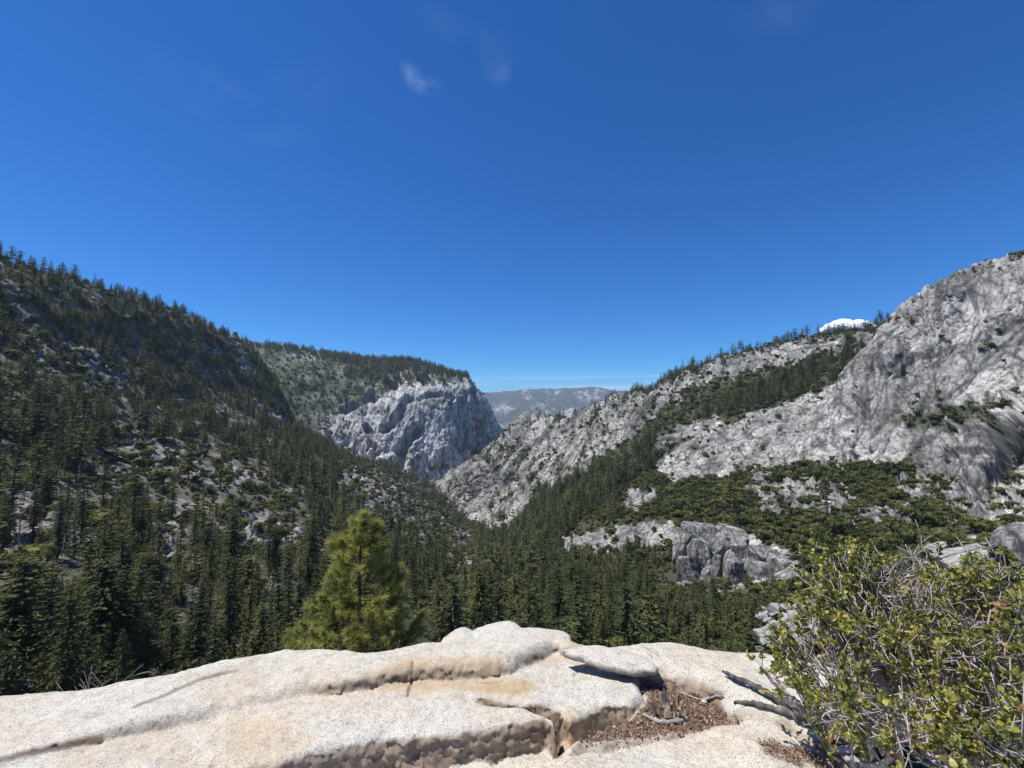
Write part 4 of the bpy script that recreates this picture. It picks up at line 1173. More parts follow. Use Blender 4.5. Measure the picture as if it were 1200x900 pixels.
face_n = fbm(P3 * np.array([9, 9, 16]), 5, .6) * .028 + facets(P3 * np.array([15, 15, 32]), 6)[0] * .011 + fbm(P3 * np.array([30, 30, 40]), 3) * .008
out_x, out_y = -np.sin(AZ2).ravel(), -np.cos(AZ2).ravel()
X = X + out_x * steep * face_n; Y = Y + out_y * steep * face_n
Z = Z + (fbm(P0 * 6, 4) * .012 + fbm(P0 * 25, 3) * .005) * (1 - .6 * steep)
flake = facets(np.stack([P0[:, 0] * 2.6 + .8 * P0[:, 1], P0[:, 1] * 5.5, 0 * X], 1), 17, .5, True)
Z = Z + flake[0] * .008 * (1 - soilm)
crk = crackline(P0[:, 0] * 1.5 + .5 * P0[:, 1], P0[:, 1] * 4.0, .025, 21) * (1 - soilm) * sstep(-.1, .25, perlin(P0 * 1.2 + 8))
Z = Z - crk * .006
shade_stain = np.clip(steep * (.62 + .7 * fbm(P3 * 7, 3)) + gr * .7 + crk * .4, 0, .95)  # shade of the viewer-facing faces painted in, plus dark grooves and cracks
rustm = np.zeros(len(X))
for pts, dz, s_ in [([(480, 782), (545, 781), (590, 776), (600, 790), (560, 806), (500, 806), (440, 812), (420, 800)], -.06, .55), ([(545, 800), (600, 795), (625, 800), (620, 818), (570, 816)], -.08, .75), ([(650, 838), (670, 832), (678, 850), (655, 856)], -.09, .7), ([(590, 776), (640, 758), (670, 752), (690, 765), (640, 775)], -.03, .35), ([(270, 850), (340, 840), (380, 860), (320, 900), (260, 890)], -.06, .3), ([(60, 880), (200, 850), (230, 900), (100, 900)], -.05, .25), ([(200, 800), (300, 770), (320, 800), (240, 830)], 0, .2), ([(0, 850), (100, 830), (120, 850), (0, 880)], 0, .15)]:
    rustm = np.maximum(rustm, s_ * sstep(-.05, .09, poly_sd(X, Y, lpoly(pts, dz)) + fbm(P0 * 5 + 1, 4) * .12))
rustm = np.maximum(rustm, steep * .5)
NR = NR2
ob = mesh_obj('granite_ledge', np.stack([X, Y, Z], 1), grid_faces(NR, NA)[:, ::-1], M['ledge'], attrs={'shade_stain': shade_stain, 'rust': rustm, 'dirt': soilm})
ob['kind'] = 'structure'
LX, LY, LZ = X, Y, Z
lppx, lppy = project(np.stack([X, Y, Z], 1))
_R2, _Z2 = RR2, Z.reshape(NR, NA)
def ledge_z(x, y):
    a = math.atan2(x, y); r = math.hypot(x, y)
    j = int(np.clip(round((a - az[0]) / (az[-1] - az[0]) * (NA - 1)), 0, NA - 1))
    return float(np.interp(r, _R2[:, j], _Z2[:, j]))
def on_ledge(px, py):
    """where the ray of a pixel first meets the ledge"""
    d = px_dir(px, py)
    for k in np.arange(1.2, 7, .006):
        p = CAM + d * k / math.hypot(d[0], d[1])
        if p[2] <= ledge_z(p[0], p[1]): return np.array([p[0], p[1], ledge_z(p[0], p[1])])
    return p

# ---- loose stones
def rock_mesh(size, seed, power=3.5, cuts=9, noise=.05, sub=4):
    """angular weathered stone: a rounded box cut by random planes"""
    r = np.random.default_rng(seed)
    bm = bmesh.new(); bmesh.ops.create_icosphere(bm, subdivisions=sub, radius=1.0)
    V = np.array([v.co[:] for v in bm.verts]); Fc = np.array([[v.index for v in f.verts] for f in bm.faces]); bm.free()
    V = V / (np.abs(V) ** power).sum(1)[:, None] ** (1 / power)
    for k in range(cuts):
        n = r.normal(size=3); n /= np.linalg.norm(n)
        lim = r.uniform(.72, 1.0)
        d = V @ n
        V = V - n * np.maximum(d - lim, 0)[:, None] * (.92 if noise > .045 else 1.0)
    V += V / np.linalg.norm(V, axis=1)[:, None] * (fbm(V * 2.2 + seed, 4) * noise + fbm(V * 8 + seed, 3) * noise * .3)[:, None]
    return V * np.asarray(size) * .5, Fc
def rock_obj(name, loc, size, seed, mat, rot=(0, 0, 0), parent=None, smooth=True, **kw):
    V, Fc = rock_mesh(size, seed, **kw)
    n = len(V)
    o = mesh_obj(name, V, Fc, mat, parent, smooth, {'shade_stain': np.zeros(n), 'rust': np.zeros(n), 'dirt': np.zeros(n)})
    o.location = loc; o.rotation_euler = rot
    return o

# thin loose slab
a = on_ledge(664, 766); b_ = on_ledge(770, 786)
slab_poly = [(658, 764), (672, 759), (700, 757), (735, 764), (768, 776), (772, 781), (768, 787), (742, 786), (715, 781), (690, 774), (668, 768)]
zc = float(base_z(.5, 2.9)) + .002
def at_z(px, py, z):
    d = px_dir(px, py); return (CAM + d * ((z - CAM[2]) / d[2]))
pts = np.array([at_z(x, y, zc) for x, y in slab_poly])
cen = pts.mean(0)
rings = []
nseg = 60
tt = np.linspace(0, len(pts), nseg, endpoint=False)
P2 = np.array([pts[int(t) % len(pts)] * (1 - t % 1) + pts[(int(t) + 1) % len(pts)] * (t % 1) for t in tt]) - cen
for (s_, dz) in [(0, .012), (.3, .014), (.6, .013), (.88, .010), (.97, .005), (1.0, -.006), (1.0, -.022), (.96, -.034), (.8, -.040), (.4, -.044), (0, -.046)]:
    ring = P2 * s_ + np.array([0, 0, dz])
    ring[:, 2] += fbm(ring * 9 + 4, 3) * .008 * (dz > -.01)
    rings.append(ring)
V = np.concatenate(rings)
idx = np.arange(len(V)).reshape(len(rings), nseg); nx = np.roll(idx, -1, 1)
Fq = np.stack([idx[:-1], nx[:-1], nx[1:], idx[1:]], -1).reshape(-1, 4)
V += (fbm(V * 9, 4) * .010 + facets(V * 14, 5)[0] * .006)[:, None] * np.array([1, 1, .25])
o = mesh_obj('loose_slab', V, Fq[:, ::-1], M['ledge'], None, True, {'shade_stain': np.clip((-.012 - V[:, 2]) * 40, 0, .8), 'rust': 0 * V[:, 0], 'dirt': 0 * V[:, 0]})  # slab colour darkens towards its underside
o.location = cen
o.rotation_euler = (math.radians(2), 0, 0)
tag(o, 'thin flat slab of pale granite overhanging a dark gap on the ledge', 'rock')

# boulders along the rim
for k, (x0, x1, y0, y1, lab) in enumerate([(603, 652, 729, 745, 'low rounded pale boulder on the ledge rim, the highest of the three there'),
                                          (552, 604, 731, 747, 'long low pale boulder on the ledge rim, between two others'),
                                          (522, 556, 735, 747, 'smallest low pale boulder on the ledge rim, farthest from the loose slab')]):
    R = 3.95
    p0 = px_point(x0, y1, R); p1 = px_point(x1, y1, R); pt_ = px_point(.5 * (x0 + x1), y0, R)
    w = np.linalg.norm(p1 - p0); h = pt_[2] - p0[2]
    c = (p0 + p1) / 2
    rock_o = rock_obj('rim_boulder', (c[0], c[1], p0[2] - h * .45 - .028), (w * 1.7, w * 1.3, h * (1.75, 1.45, 1.35)[k]), 83 + k, M['ledge'], (.05, .05 * (k - 1), .5 * k), power=5, cuts=9, noise=.06)
    tag(rock_o, lab, 'rock', 'boulders on the ledge rim')
p = on_ledge(825, 825); o = rock_obj('pebble', p + np.array([0, 0, .008]), (.035, .028, .022), 5, M['ledge'], sub=3)
tag(o, 'small white pebble in the brown soil pocket', 'pebble')
for k, (x, y, s_) in enumerate([(742, 787, .05), (778, 805, .03), (703, 860, .025), (720, 853, .02), (786, 842, .025), (735, 790, .03)]):
    p = on_ledge(x, y)
    o = rock_obj('pebble', p + np.array([0, 0, s_ * .2]), (s_, s_ * .8, s_ * .6), 70 + k, M['ledge'], sub=3)
    tag(o, 'small tan stone lying in the soil pocket below the loose slab', 'pebble', 'stones in the soil pocket')

# ---- grey boulder outcrop in the brush
M['outcrop'] = rock_terrain_mat('jointed_outcrop_granite', (.44, .43, .405), (.12, .12, .12), (.05, .05, .03), (.3, .25, .2), .22, streak=.6)
def block_from_px(parent, x0, x1, y0, y1, R, seed, depth=.8, tilt=0, roll=0, power=10, cuts=8, amp=.035, sub=4):
    """one joint-bounded block of an outcrop: nearly a box, edges knocked off, faces weathered and stained"""
    xm = .5 * (x0 + x1)
    p0 = px_point(x0, y1, R); p1 = px_point(x1, y1, R); pt_ = px_point(xm, y0, R)
    w = np.linalg.norm((p1 - p0)[:2]); h = pt_[2] - p0[2]
    c = (p0 + p1) / 2; c[2] = p0[2] + h / 2
    d = max(w * depth, h * .8)
    dirv = c[:2] / np.linalg.norm(c[:2])
    c[:2] += dirv * d * .35
    size = np.array([w * 1.06, d, h * 1.08])
    V, Fc = rock_mesh((2, 2, 2), seed, power=power, cuts=cuts, noise=.02, sub=sub)
    f_, e_ = facets(V * np.array([1.6, 1.6, 2.2]) + seed, seed % 200, .6)
    nrm_ = V / np.linalg.norm(V, axis=1)[:, None]
    V = V + nrm_ * (f_ * amp * 1.6 + fbm(V * 3 + seed, 4) * amp - sstep(.1, 0, e_) * amp * .8)[:, None]
    dk = np.clip(.35 + fbm(V * np.array([3, 3, .8]) + seed, 4) * 1.1 + sstep(.12, 0, e_) * .6 + .18 * perlin(V * 6), 0, 1)
    V = V * size * .5
    o = mesh_obj('block', V, Fc, M['outcrop'], parent, False, {'dark': dk, 'veg': 0 * dk, 'soil': 0 * dk})
    o.location = c - np.array(parent.location); o.rotation_euler = (tilt, roll, -math.atan2(c[0], c[1]))
    return o
root = empty('boulder_outcrop', px_point(860, 690, 400))
tag(root, 'grey jointed granite outcrop of stacked blocks amid green brush on the slope', 'rock outcrop')
for k, (x0, x1, y0, y1, R, rl) in enumerate([
    (788, 812, 629, 662, 416, .05), (806, 832, 634, 664, 410, -.03), (799, 845, 619, 642, 428, .04), (838, 878, 622, 640, 430, .16), (828, 862, 633, 656, 416, .08), (856, 880, 636, 664, 414, .05),
    (876, 900, 640, 668, 412, .18), (896, 918, 648, 670, 412, .25), (866, 890, 656, 676, 405, .02), (794, 824, 656, 694, 408, .0), (820, 850, 652, 694, 406, -.04), (846, 876, 652, 696, 404, .04),
    (872, 908, 660, 694, 400, -.10), (898, 938, 658, 692, 402, .16), (884, 916, 676, 700, 396, .05), (915, 948, 662, 684, 410, .25), (800, 836, 684, 700, 400, .0), (842, 872, 686, 702, 398, .05)]):
    block_from_px(root, x0, x1, y0, y1, R, 400 + k, roll=rl, tilt=.05 * ((k * 13) % 5 - 2), power=5 if k in (3, 7, 12, 13, 15) else 11)
root = empty('boulder_outcrop', px_point(930, 606, 590))
tag(root, 'broken pale granite outcrop with ledges ringed by oak brush below the great cliff', 'rock outcrop')
for k in range(26):
    x = rg.uniform(872, 985); y = rg.uniform(566, 600) + (x - 870) * .03
    w = rg.uniform(14, 30); h = rg.uniform(7, 15)
    block_from_px(root, x - w / 2, x + w / 2, y - h, y + 2, 655 - (y - 560) * 1.6, 500 + k, roll=rg.normal() * .15, tilt=rg.normal() * .1, sub=3, amp=.08)
root = empty('boulder_outcrop', px_point(1185, 665, 170))
tag(root, 'smooth grey rock hump behind the shrub, streaked darker, at the foot of the dark gully', 'rock outcrop')
block_from_px(root, 1164, 1262, 622, 690, 175, 610, power=3, roll=-.35)
block_from_px(root, 1130, 1180, 655, 680, 172, 611, power=3)
# pale talus below the shrub
for k in range(120):
    x = rg.uniform(888, 985); y = rg.uniform(708, 756) + (x - 930) * -.12
    p = px_point(x, y, np.interp(y, [700, 760], [268, 215]))
    s_ = rg.lognormal(math.log(2.3), .5)
    o = rock_obj('talus_boulder', p, (s_ * 1.4, s_ * 1.1, s_), 700 + k, M['talus'], (rg.normal() * .4, rg.normal() * .4, rg.uniform(0, 6)), power=6, cuts=5, sub=1, noise=.03, smooth=False)
    tag(o, 'pale broken talus block piled where the ledge rim meets the shrub', 'rock', 'talus blocks below the shrub')

# ------------------------------------------------------------------ the bushy pine below the rim
def make_pine():
    R = 12.5
    top = px_point(424, 600, R)
    Hh = 5.4
    basep = top - np.array([0, 0, Hh])
    root = empty('pine_tree', basep)
    tag(root, 'bushy yellow-green long-needled pine rising from behind the ledge rim', 'tree')
    r = np.random.default_rng(77)
    tr = MB()
    z = np.linspace(-.6, Hh - .1, 14)
    tr.tube(np.stack([.05 * np.sin(z * 1.3), .04 * np.cos(z * 1.7), z], 1), .085 * (1 - z / (Hh + .3)) + .008, 9, 0.0, .05)
    tr.build('trunk', M['bark'], root)
    bm_ = MB(); nd = MB()
    NV, NT, NAt = [], [], []
    def tuft(c, d, L_, n, tone):
        d = d / np.linalg.norm(d)
        a = np.cross(d, [.3, .5, .81]); a /= np.linalg.norm(a); b = np.cross(d, a)
        for q in range(n):
            ph = r.uniform(0, 6.283); sp = r.uniform(.1, 1.0)
            v = d * math.cos(sp) + (a * math.cos(ph) + b * math.sin(ph)) * math.sin(sp)
            v[2] -= .12
            l = L_ * r.uniform(.7, 1.1)
            s0 = c - d * r.uniform(0, .12)
            e = s0 + v * l
            wv = np.cross(v, r.normal(size=3)); wv /= np.linalg.norm(wv) + 1e-9
            k0 = len(NV)
            NV.extend([s0 + wv * .0085, s0 - wv * .0085, e]); NT.append([k0, k0 + 1, k0 + 2])
            tn = float(np.clip(tone + r.normal() * .2, 0, 1)); NAt.extend([tn * .6, tn * .6, min(1, tn * 1.2)])
    nb = 92
    for k in range(nb):
        h = Hh * (.10 + .88 * ((k + r.uniform(-.4, .4)) / nb))
        f = 1 - h / Hh
        L_ = (1.72 * min(1, f * 1.22) ** .95 + .08) * r.uniform(.72, 1.12)
        azm = k * 2.399 + r.normal() * .3
        if f < .55 and r.random() < .12: continue
        d = np.array([math.cos(azm), math.sin(azm), 0])
        up = .15 + .45 * (1 - f)
        s = np.linspace(0, 1, 7)
        pts = np.array([0, 0, h]) + d * (L_ * s)[:, None] + np.array([0, 0, 1.]) * (L_ * (up * s - .28 * s * (1 - s) * 2 + .18 * s ** 3))[:, None]
        pts += r.normal(size=pts.shape) * .02 * s[:, None]
        bm_.tube(pts, .020 * (1 - .8 * s) * (.5 + .6 * f), 5)
        ntw = int(5 + 11 * L_)
        for q in range(ntw):
            fs_ = r.uniform(.4, 1.0) ** .8 if q else 1.0
            i = min(5, int(fs_ * 6)); c = pts[i] * (1 - (fs_ * 6 - i)) + pts[i + 1] * (fs_ * 6 - i) if fs_ < 1 else pts[-1]
            sd = np.array([-d[1], d[0], 0]) * r.choice([-1, 1])
            td = d * r.uniform(.3, 1) + sd * r.uniform(.1, 1.0) * (fs_ < 1) + np.array([0, 0, r.uniform(.2, .9)])
            td /= np.linalg.norm(td)
            tl = r.uniform(.06, .34) * (fs_ < 1) * (.4 + L_ / 2)
            e = c + td * tl
            if tl > .05: bm_.tube([c, (c + e) / 2 + [0, 0, -.01], e], [.007, .006, .004], 4)
            tuft(e, td, r.uniform(.19, .27), 58, r.uniform(.2, .9))
    # leader
    for q in range(5): tuft(np.array([.02, 0, Hh - .05 - q * .11]), np.array([r.normal() * .5, r.normal() * .5, 1.]), .2, 44, .7)
    bm_.build('branches', M['bark'], root)
    nd.add(NV, NT, np.array(NAt))
    o = nd.build('needles', M['pine'], root, smooth=False); o['kind'] = 'stuff'
make_pine()

# ------------------------------------------------------------------ dead wood and litter on the ledge
def stick(name, pix, rad, lab, mat='greywood', lift=.012, sides=7, char=0.0, cat='branch', group=None, heights=None):
    pts = np.array([on_ledge(x, y) for x, y in pix])
    if heights is not None: 
        pts = np.array([at_z(x, y, ledge_z(*on_ledge(x, y)[:2]) + hh) for (x, y), hh in zip(pix, heights)])
    n = len(pts); q = np.linspace(0, n - 1, n * 5)
    P_ = np.stack([pchip(np.arange(n), pts[:, i], q) for i in range(3)], 1)
    rr_ = np.interp(q, np.linspace(0, n - 1, len(rad)), rad)
    P_[:, 2] += lift if heights is None else 0
    P_ += RNG.normal(size=P_.shape) * rr_[:, None] * .10
    mb = MB()
    tone = np.repeat(np.clip(char * np.interp(q, [0, n - 1], [1, .6]) + RNG.normal(0, .12, len(q)), 0, .95) if char else np.zeros(len(q)), sides)
    tone = np.concatenate([tone, [0, 0]])
    mb.tube(P_, rr_ * (1 + .25 * np.abs(np.sin(q * 3.1))), sides, tone, .18)
    o = mb.build(name, M[mat], None, True, offset=P_[0])
    o.location = P_[0]
    tag(o, lab, cat, group)
    return o
stick('dead_branch', [(847, 793), (860, 800), (880, 808), (905, 822), (930, 836), (958, 854), (985, 868), (1020, 880), (1070, 893)], [.006, .012, .013, .016, .026, .038, .045, .05, .05], 'charred dead branch reaching across the pale rock from the shrub to a blackened tip', char=.85, lift=.03, sides=9)
stick('stick', [(753, 840), (766, 846), (782, 849), (800, 847), (806, 844)], [.006, .010, .011, .010, .006], 'smooth brown curved stick at the foot of the splintered stump')
stick('stick', [(797, 814), (808, 818), (822, 823), (835, 820), (848, 818)], [.004, .006, .006, .006, .004], 'thin pale wavy root lying across the soil pocket')
stick('stick', [(860, 826), (880, 828), (905, 834), (930, 842), (950, 852)], [.008, .012, .014, .02, .024], 'dark charred root along the edge of the soil pocket', char=.8)
stick('twig', [(862, 843), (864, 846), (862, 850)], [.003, .004, .003], 'tiny dark twig alone on the rounded granite block', cat='twig', char=.7)
stick('twig', [(160, 792), (170, 789), (182, 790)], [.004, .005, .003], 'thin bare twig lying along the ledge rim', cat='twig')
# splintered stump
sp = on_ledge(790, 838)
root = empty('splintered_stump', sp)
tag(root, 'splintered grey-brown stump fragment standing in the brown soil pocket', 'stump')
r = np.random.default_rng(9)
for k in range(30):
    b0 = np.array([r.normal() * .040, r.normal() * .03, -.04])
    hgt = r.uniform(.03, .11) + (.06 if k % 4 == 0 else 0)
    tip = b0 + np.array([-.03 + r.normal() * .028, r.normal() * .03, hgt + .03])
    mb = MB()
    m_ = (b0 + tip) / 2 + r.normal(size=3) * .010
    w = r.uniform(.006, .020)
    mb.tube([b0, m_, tip * .75 + m_ * .25 + r.normal(size=3) * .004, tip], [w, w * .9, w * .5, .0012], 4, float(r.choice([0, 0, .15, .5])), .45)
    mb.build('splinter', M['stump'], root, smooth=False)

# leaf and needle litter in the pocket
m, nt, b = new_mat('dry_litter')
c = ramp(nt, attr(nt, 'tone'), [(0, (.09, .055, .038)), (.5, (.20, .125, .08)), (.85, (.33, .24, .165)), (1, (.46, .39, .31))])
nt.links.new(c, b.inputs['Base Color']); b.inputs['Roughness'].default_value = .9
M['litter'] = m
def litter(name, prob, n, size, label, seed):
    r = np.random.default_rng(seed)
    cand = np.flatnonzero(prob > .35)
    k = r.choice(cand, n, p=prob[cand] / prob[cand].sum())
    mb = MB(); V = []; T = []; A_ = []
    for i in k:
        c = np.array([LX[i], LY[i], LZ[i]]) + np.array([r.normal() * .01, r.normal() * .01, r.uniform(.002, .012)])
        a = r.normal(size=3); a[2] *= .35; a /= np.linalg.norm(a)
        bb_ = np.cross(a, [r.normal() * .4, r.normal() * .4, 1]); bb_ /= np.linalg.norm(bb_)
        s_ = size * r.uniform(.5, 1.5); w_ = s_ * r.choice([.12, .3, .5])
        n0 = len(V)
        V += [c - a * s_, c + bb_ * w_ + [0, 0, .003], c + a * s_, c - bb_ * w_]; T.append([n0, n0 + 1, n0 + 2, n0 + 3]); A_ += [float(r.random() ** 1.3)] * 4
    mb.add(V, T, np.array(A_))
    o = mb.build(name, M['litter'], None, False); tag(o, label, None, None, 'stuff')
vis_l = (lppx > 600) & (lppx < 1260) & (lppy < 960)
litter('leaf_litter', soilm * vis_l, 7500, .0085, 'brown dead leaves and needles gathered in the soil pocket', 4)

# ------------------------------------------------------------------ manzanita shrub
m, nt, b = new_mat('manzanita_leaf')
tn = attr(nt, 'tone')
c = ramp(nt, tn, [(0, (.07, .09, .02)), (.35, (.18, .20, .04)), (.65, (.33, .315, .065)), (.86, (.48, .42, .11)), (.90, (.36, .24, .08)), (.95, (.46, .24, .15)), (1, (.52, .30, .22))])
nt.links.new(c, b.inputs['Base Color']); b.inputs['Roughness'].default_value = .42; b.inputs['Specular IOR Level'].default_value = .35
trn = nt.nodes.new('ShaderNodeBsdfTranslucent'); nt.links.new(c, trn.inputs['Color'])
ms = nt.nodes.new('ShaderNodeMixShader'); ms.inputs[0].default_value = .3
nt.links.new(b.outputs[0], ms.inputs[1]); nt.links.new(trn.outputs[0], ms.inputs[2]); nt.links.new(ms.outputs[0], nt.nodes['Material Output'].inputs[0])
M['leaf'] = m
M['twig'] = wood_mat('grey_twig_bark', (.26, .22, .20), (.56, .50, .46), 60, (1, 1, 1))

def make_shrub(name, label, root_px, clumps, seed):
    r = np.random.default_rng(seed)
    rp = on_ledge(*root_px)
    root = empty(name, rp)
    tag(root, label, 'shrub')
    stems = []
    tw = MB(); LV, LT, LA = [], [], []
    def leaf(c, d, tone):
        L_ = r.uniform(.013, .027); W_ = L_ * r.uniform(.26, .34)
        d = d / np.linalg.norm(d)
        s = np.cross(d, r.normal(size=3)); s /= np.linalg.norm(s); n = np.cross(d, s)
        k = len(LV)
        LV.extend([c, c + d * L_ * .3 + s * W_ * .9 + n * .002, c + d * L_ * .7 + s * W_ + n * .003, c + d * L_, c + d * L_ * .7 - s * W_ + n * .003, c + d * L_ * .3 - s * W_ * .9 + n * .002])
        LT.extend([[k, k + 1, k + 5], [k + 1, k + 2, k + 5], [k + 2, k + 4, k + 5], [k + 2, k + 3, k + 4]])
        LA.extend([tone] * 6)
    def path(a, b, n, wob, sag):
        s = np.linspace(0, 1, n)
        P_ = a + (b - a) * s[:, None]
        q = np.cumsum(r.normal(size=(n, 3)), axis=0); q -= q[-1] * s[:, None]
        P_ = P_ + q * wob * np.linalg.norm(b - a) / n ** .5
        P_[:, 2] += sag * np.sin(s * math.pi) * np.linalg.norm(b - a)
        return P_
    for (x, y, R, rad, nt_, leafy, warm) in clumps:
        y += 8; rad *= .86; leafy = leafy if leafy > .5 else leafy * .4
        tgt = px_point(x, y, R)
        start = rp + np.array([r.normal() * .10, r.normal() * .08, -.03])
        L_ = np.linalg.norm(tgt - start)
        P_ = path(start, tgt, 12, .10, r.uniform(-.14, .05))
        for i in range(2, len(P_)):
            lz = ledge_z(P_[i, 0], P_[i, 1]) + .03
            if math.hypot(P_[i, 0], P_[i, 1]) < 6: P_[i, 2] = max(P_[i, 2], lz)
        mb = MB()
        s = np.linspace(0, 1, 12)
        mb.tube(P_ - rp, (.010 + .012 * r.random()) * (1 - .75 * s) + .0025, 7, 0.0, .08)
        mb.build('stem', M['twig'], root)
        # secondary branches radiating through the clump
        for k in range(int(nt_ * .78)):
            f = r.uniform(.45, 1.0)
            i = min(10, int(f * 11)); c = P_[i] + (P_[i + 1] - P_[i]) * (f * 11 - i)
            dirn = r.normal(size=3) + np.array([-.25, -.05, .55]); dirn /= np.linalg.norm(dirn)
            e = tgt + dirn * rad * r.uniform(.35, 1.1) * np.array([1.15, 1.1, .95])
            Q_ = path(c, e, 7, .16, r.uniform(-.08, .08))
            for i2 in range(1, 7):
                if math.hypot(Q_[i2, 0], Q_[i2, 1]) < 6: Q_[i2, 2] = max(Q_[i2, 2], ledge_z(Q_[i2, 0], Q_[i2, 1]) + .01)
            tw.tube(Q_ - rp, np.linspace(.0055, .0018, 7), 4, 0.0)
            for j in range(r.integers(2, 5)):
                i = r.integers(2, 7); c2 = Q_[i]
                d2 = (Q_[i] - Q_[i - 1]); d2 /= np.linalg.norm(d2) + 1e-9
                d2 = d2 + r.normal(size=3) * .55 + np.array([0, 0, .25]); d2 /= np.linalg.norm(d2)
                l2 = r.uniform(.04, .13)
                e2 = c2 + d2 * l2
                tw.tube(np.array([c2, (c2 + e2) / 2 + r.normal(size=3) * .006, e2]) - rp, [.0024, .002, .0012], 3, 0.0)
                if r.random() < leafy:
                    nl = r.integers(11, 22)
                    base_t = np.clip(r.normal(.40 + .24 * warm, .17), .05, .84)
                    pink = r.random() < .028 * (.4 + warm)
                    for q in range(nl):
                        fp = r.uniform(.5, 1.08)
                        cc = c2 + d2 * l2 * fp - rp
                        ld = d2 * .6 + r.normal(size=3) * .7 + np.array([0, 0, .35])
                        t_ = float(np.clip(base_t + r.normal() * .12, .02, .86))
                        if pink and fp > .75: t_ = r.uniform(.91, 1.0)
                        elif r.random() < .02: t_ = r.uniform(.87, .95)
                        leaf(cc, ld, t_)
    o = tw.build('twigs', M['twig'], root, smooth=True); o['kind'] = 'stuff'
    if LV:
        mb = MB(); mb.add(LV, LT, np.array(LA))
        o = mb.build('leaves', M['leaf'], root, smooth=False); o['kind'] = 'stuff'
    return root

make_shrub('manzanita_shrub', 'sprawling olive-leaved shrub with bare grey twigs at the edge of the pale ledge', (1050, 885), [
    (975, 668, 2.75, .17, 34, .95, .8), (1000, 690, 2.7, .17, 30, .9, .6), (960, 700, 2.8, .15, 26, .9, .5), (1010, 660, 2.8, .13, 22, .9, .9), (985, 725, 2.6, .15, 24, .55, .3),
    (928, 740, 2.75, .11, 20, .95, .6), (925, 775, 2.65, .11, 18, .9, .7), (900, 778, 2.7, .06, 7, .95, .7), (945, 805, 2.5, .07, 8, .7, .6),
    (1035, 690, 2.75, .16, 24, .15, .3), (1065, 665, 2.9, .14, 24, .25, .7), (1085, 650, 3.0, .10, 14, .5, .9), (1050, 730, 2.6, .17, 24, .30, .4),
    (1030, 745, 2.45, .15, 26, .8, .5), (1070, 770, 2.3, .15, 24, .85, .5), (1000, 780, 2.4, .17, 18, .25, .3), (960, 760, 2.6, .13, 12, .25, .3),
    (985, 825, 2.2, .13, 22, .85, .7), (1020, 840, 2.05, .13, 26, .85, .4), (1055, 850, 2.0, .13, 22, .4, .3), (1090, 720, 2.6, .18, 26, .65, .5), (1120, 690, 2.8, .17, 26, .75, .6)], 41)
make_shrub('manzanita_shrub', 'dense green shrub with pale fallen stems, rooted beside the sprawling grey-twigged one', (1210, 850), [
    (1175, 665, 2.9, .15, 26, .8, .8), (1150, 690, 2.8, .16, 26, .85, .6), (1200, 690, 2.8, .18, 28, .8, .5), (1230, 720, 2.6, .2, 26, .8, .5), (1130, 745, 2.5, .17, 26, .35, .4),
    (1170, 745, 2.5, .17, 20, .3, .4), (1195, 785, 2.3, .15, 24, .8, .4), (1155, 800, 2.3, .13, 16, .6, .3), (1105, 800, 2.3, .14, 12, .2, .3), (1230, 800, 2.1, .18, 28, .9, .4),
    (1130, 870, 1.9, .11, 22, .9, .4), (1095, 885, 1.85, .10, 18, .85, .5), (1170, 890, 1.8, .12, 24, .85, .4), (1210, 870, 1.85, .14, 24, .9, .4), (1100, 850, 2.0, .13, 18, .2, .3), (1260, 760, 2.4, .22, 26, .8, .4)], 42)
# pale weathered stems lying through the shrubs
for k, (pix, hts, rad, lab) in enumerate([
    ([(1035, 660), (1052, 690), (1075, 725), (1100, 752), (1130, 768)], [.72, .62, .5, .4, .34], [.004, .007, .010, .013, .016], 'long bare silver branch rising out of the shrub'),
    ([(1090, 762), (1112, 778), (1140, 790), (1175, 815)], [.36, .3, .26, .15], [.012, .020, .024, .022], 'thick pale broken stem lying through the shrub'),
    ([(1110, 818), (1140, 826), (1170, 836), (1215, 850)], [.16, .14, .10, .04], [.010, .018, .022, .024], 'pale grey stem lying low over the rock under the shrub'),
    ([(1135, 838), (1160, 850), (1178, 864), (1180, 880)], [.14, .14, .10, .02], [.012, .016, .016, .012], 'forked pale stem bent down to the rock under the shrub'),
    ([(1085, 895), (1110, 893), (1140, 900)], [.06, .06, .04], [.006, .010, .012], 'bleached stick at the foot of the shrub'),
    ([(915, 812), (940, 826), (965, 838), (1000, 850), (1040, 862)], [.10, .09, .08, .06, .03], [.003, .005, .007, .010, .012], 'thin grey branch sprawling low over the pale rock beside the charred one'),
    ([(960, 822), (985, 828), (1015, 842), (1050, 866)], [.16, .14, .10, .04], [.003, .006, .008, .011], 'bare forked grey branch hanging under the leafy crown'),
    ([(1040, 800), (1075, 806), (1110, 822), (1150, 848)], [.30, .26, .18, .05], [.004, .008, .013, .016], 'silver-grey branch stretched level under the second shrub'),
    ([(945, 700), (955, 725), (975, 748), (1000, 765)], [.62, .52, .42, .34], [.003, .005, .007, .008], 'thin bare grey branch leaning out of the leafy crown'),
]):
    stick('bare_branch', pix, rad, lab, heights=hts, mat='greywood', sides=8)

# a tuft of dry stalks behind the rim
mb = MB()
r = np.random.default_rng(31)
pr = px_point(108, 800, 4.9)
for k in range(22):
    e = np.array([r.normal() * .16, r.normal() * .1, r.uniform(.05, .24)])
    s0 = np.array([r.normal() * .09, r.normal() * .06, -.25])
    mb.tube([s0, (s0 + e) / 2 + r.normal(size=3) * .02, e], [.004, .003, .0015], 4)
o = mb.build('dry_stalks', M['greywood']); o.location = pr - np.array([0, 0, .06]); o.scale = (.8, .8, .62)
tag(o, 'dry bleached stalks sticking up behind the ledge rim in front of the dark firs', 'dead plant')

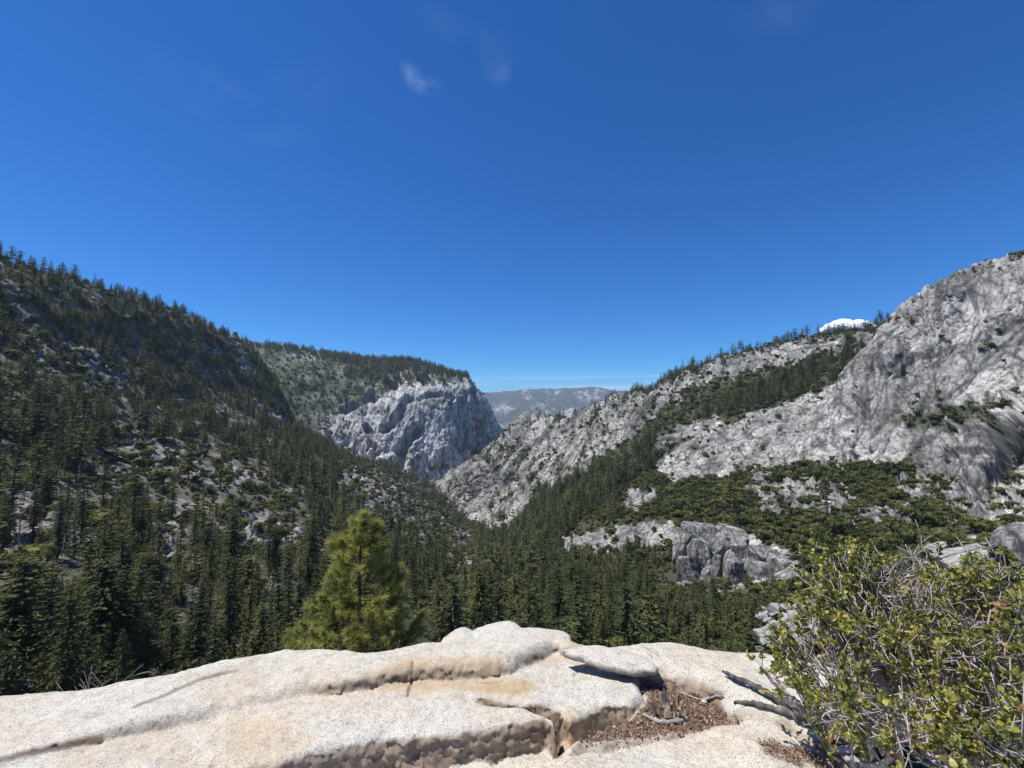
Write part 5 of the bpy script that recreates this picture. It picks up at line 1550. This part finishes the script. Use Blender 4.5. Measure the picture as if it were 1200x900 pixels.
# small bushes just behind the rim
for k, (x, y, R, s_, lab) in enumerate([(645, 742, 7, .5, 'small orange-tinged bush behind the rim boulders'), (610, 735, 9, .7, 'little yellow-green bush just behind the rim boulders'), (716, 757, 5.0, .22, 'tiny grey-green bush in the notch of the ledge rim')]):
    p = px_point(x, y, R)
    o = bush_list[k].copy(); o.name = 'rim_bush'; col.objects.link(o); o.location = p - np.array([0, 0, s_ * .7]); o.scale = (s_, s_, s_)
    tag(o, lab, 'bush')

# ------------------------------------------------------------------ cumulus behind the ridge
def cumulus():
    R = 27000.
    c = px_point(992, 384, R)
    px_m = R / math.hypot(1, (992 - 600) / F) / F * 1.25
    r = np.random.default_rng(2)
    bm = bmesh.new()
    for k in range(16):
        u = r.uniform(-1, 1)
        rad = (1 - abs(u) ** 1.5) * 5 + 3.0
        mat = Matrix.Translation(((u * 22) * px_m, r.normal() * 6 * px_m, (rad * .35 - 3 + r.normal() * .6) * px_m))
        bmesh.ops.create_icosphere(bm, subdivisions=4, radius=rad * px_m, matrix=mat)
    V = np.array([v.co[:] for v in bm.verts]); Fc = np.array([[v.index for v in f.verts] for f in bm.faces]); bm.free()
    d = fbm(V / (px_m * 4), 5) * 2.2 * px_m
    V += V / (np.linalg.norm(V, axis=1)[:, None] + 1) * d[:, None]
    m, nt, b = new_mat('cloud_white')
    b.inputs['Base Color'].default_value = (.9, .9, .92, 1); b.inputs['Roughness'].default_value = 1.0; b.inputs['Specular IOR Level'].default_value = 0
    o = mesh_obj('cloud', V, Fc, m)
    o.location = c
    o.rotation_euler = (0, 0, -math.atan2(c[0], c[1]))
    tag(o, 'small white cumulus cloud peeping over the forested granite ridge', 'cloud')
cumulus()

# ------------------------------------------------------------------ thin blue air
hx = 17500.
zb, zt = -560., 620.
hv = [(-hx, -hx, zb), (hx, -hx, zb), (hx, hx, zb), (-hx, hx, zb), (-hx, -hx, zt), (hx, -hx, zt), (hx, hx, zt), (-hx, hx, zt)]
hf = [(0, 3, 2, 1), (4, 5, 6, 7), (0, 1, 5, 4), (1, 2, 6, 5), (2, 3, 7, 6), (3, 0, 4, 7)]
hm = bpy.data.materials.new('haze_air'); hm.use_nodes = True
hn = hm.node_tree; hn.nodes.clear()
pv = hn.nodes.new('ShaderNodeVolumePrincipled')
pv.inputs['Color'].default_value = (.62, .80, 1.0, 1)
pv.inputs['Density'].default_value = 3.4e-5
pv.inputs['Anisotropy'].default_value = 0.1
ho = hn.nodes.new('ShaderNodeOutputMaterial')
hn.links.new(pv.outputs[0], ho.inputs['Volume'])
hz = mesh_obj('haze', hv, hf, hm, smooth=False)
tag(hz, 'thin blue haze filling the valley air', None, None, 'stuff')
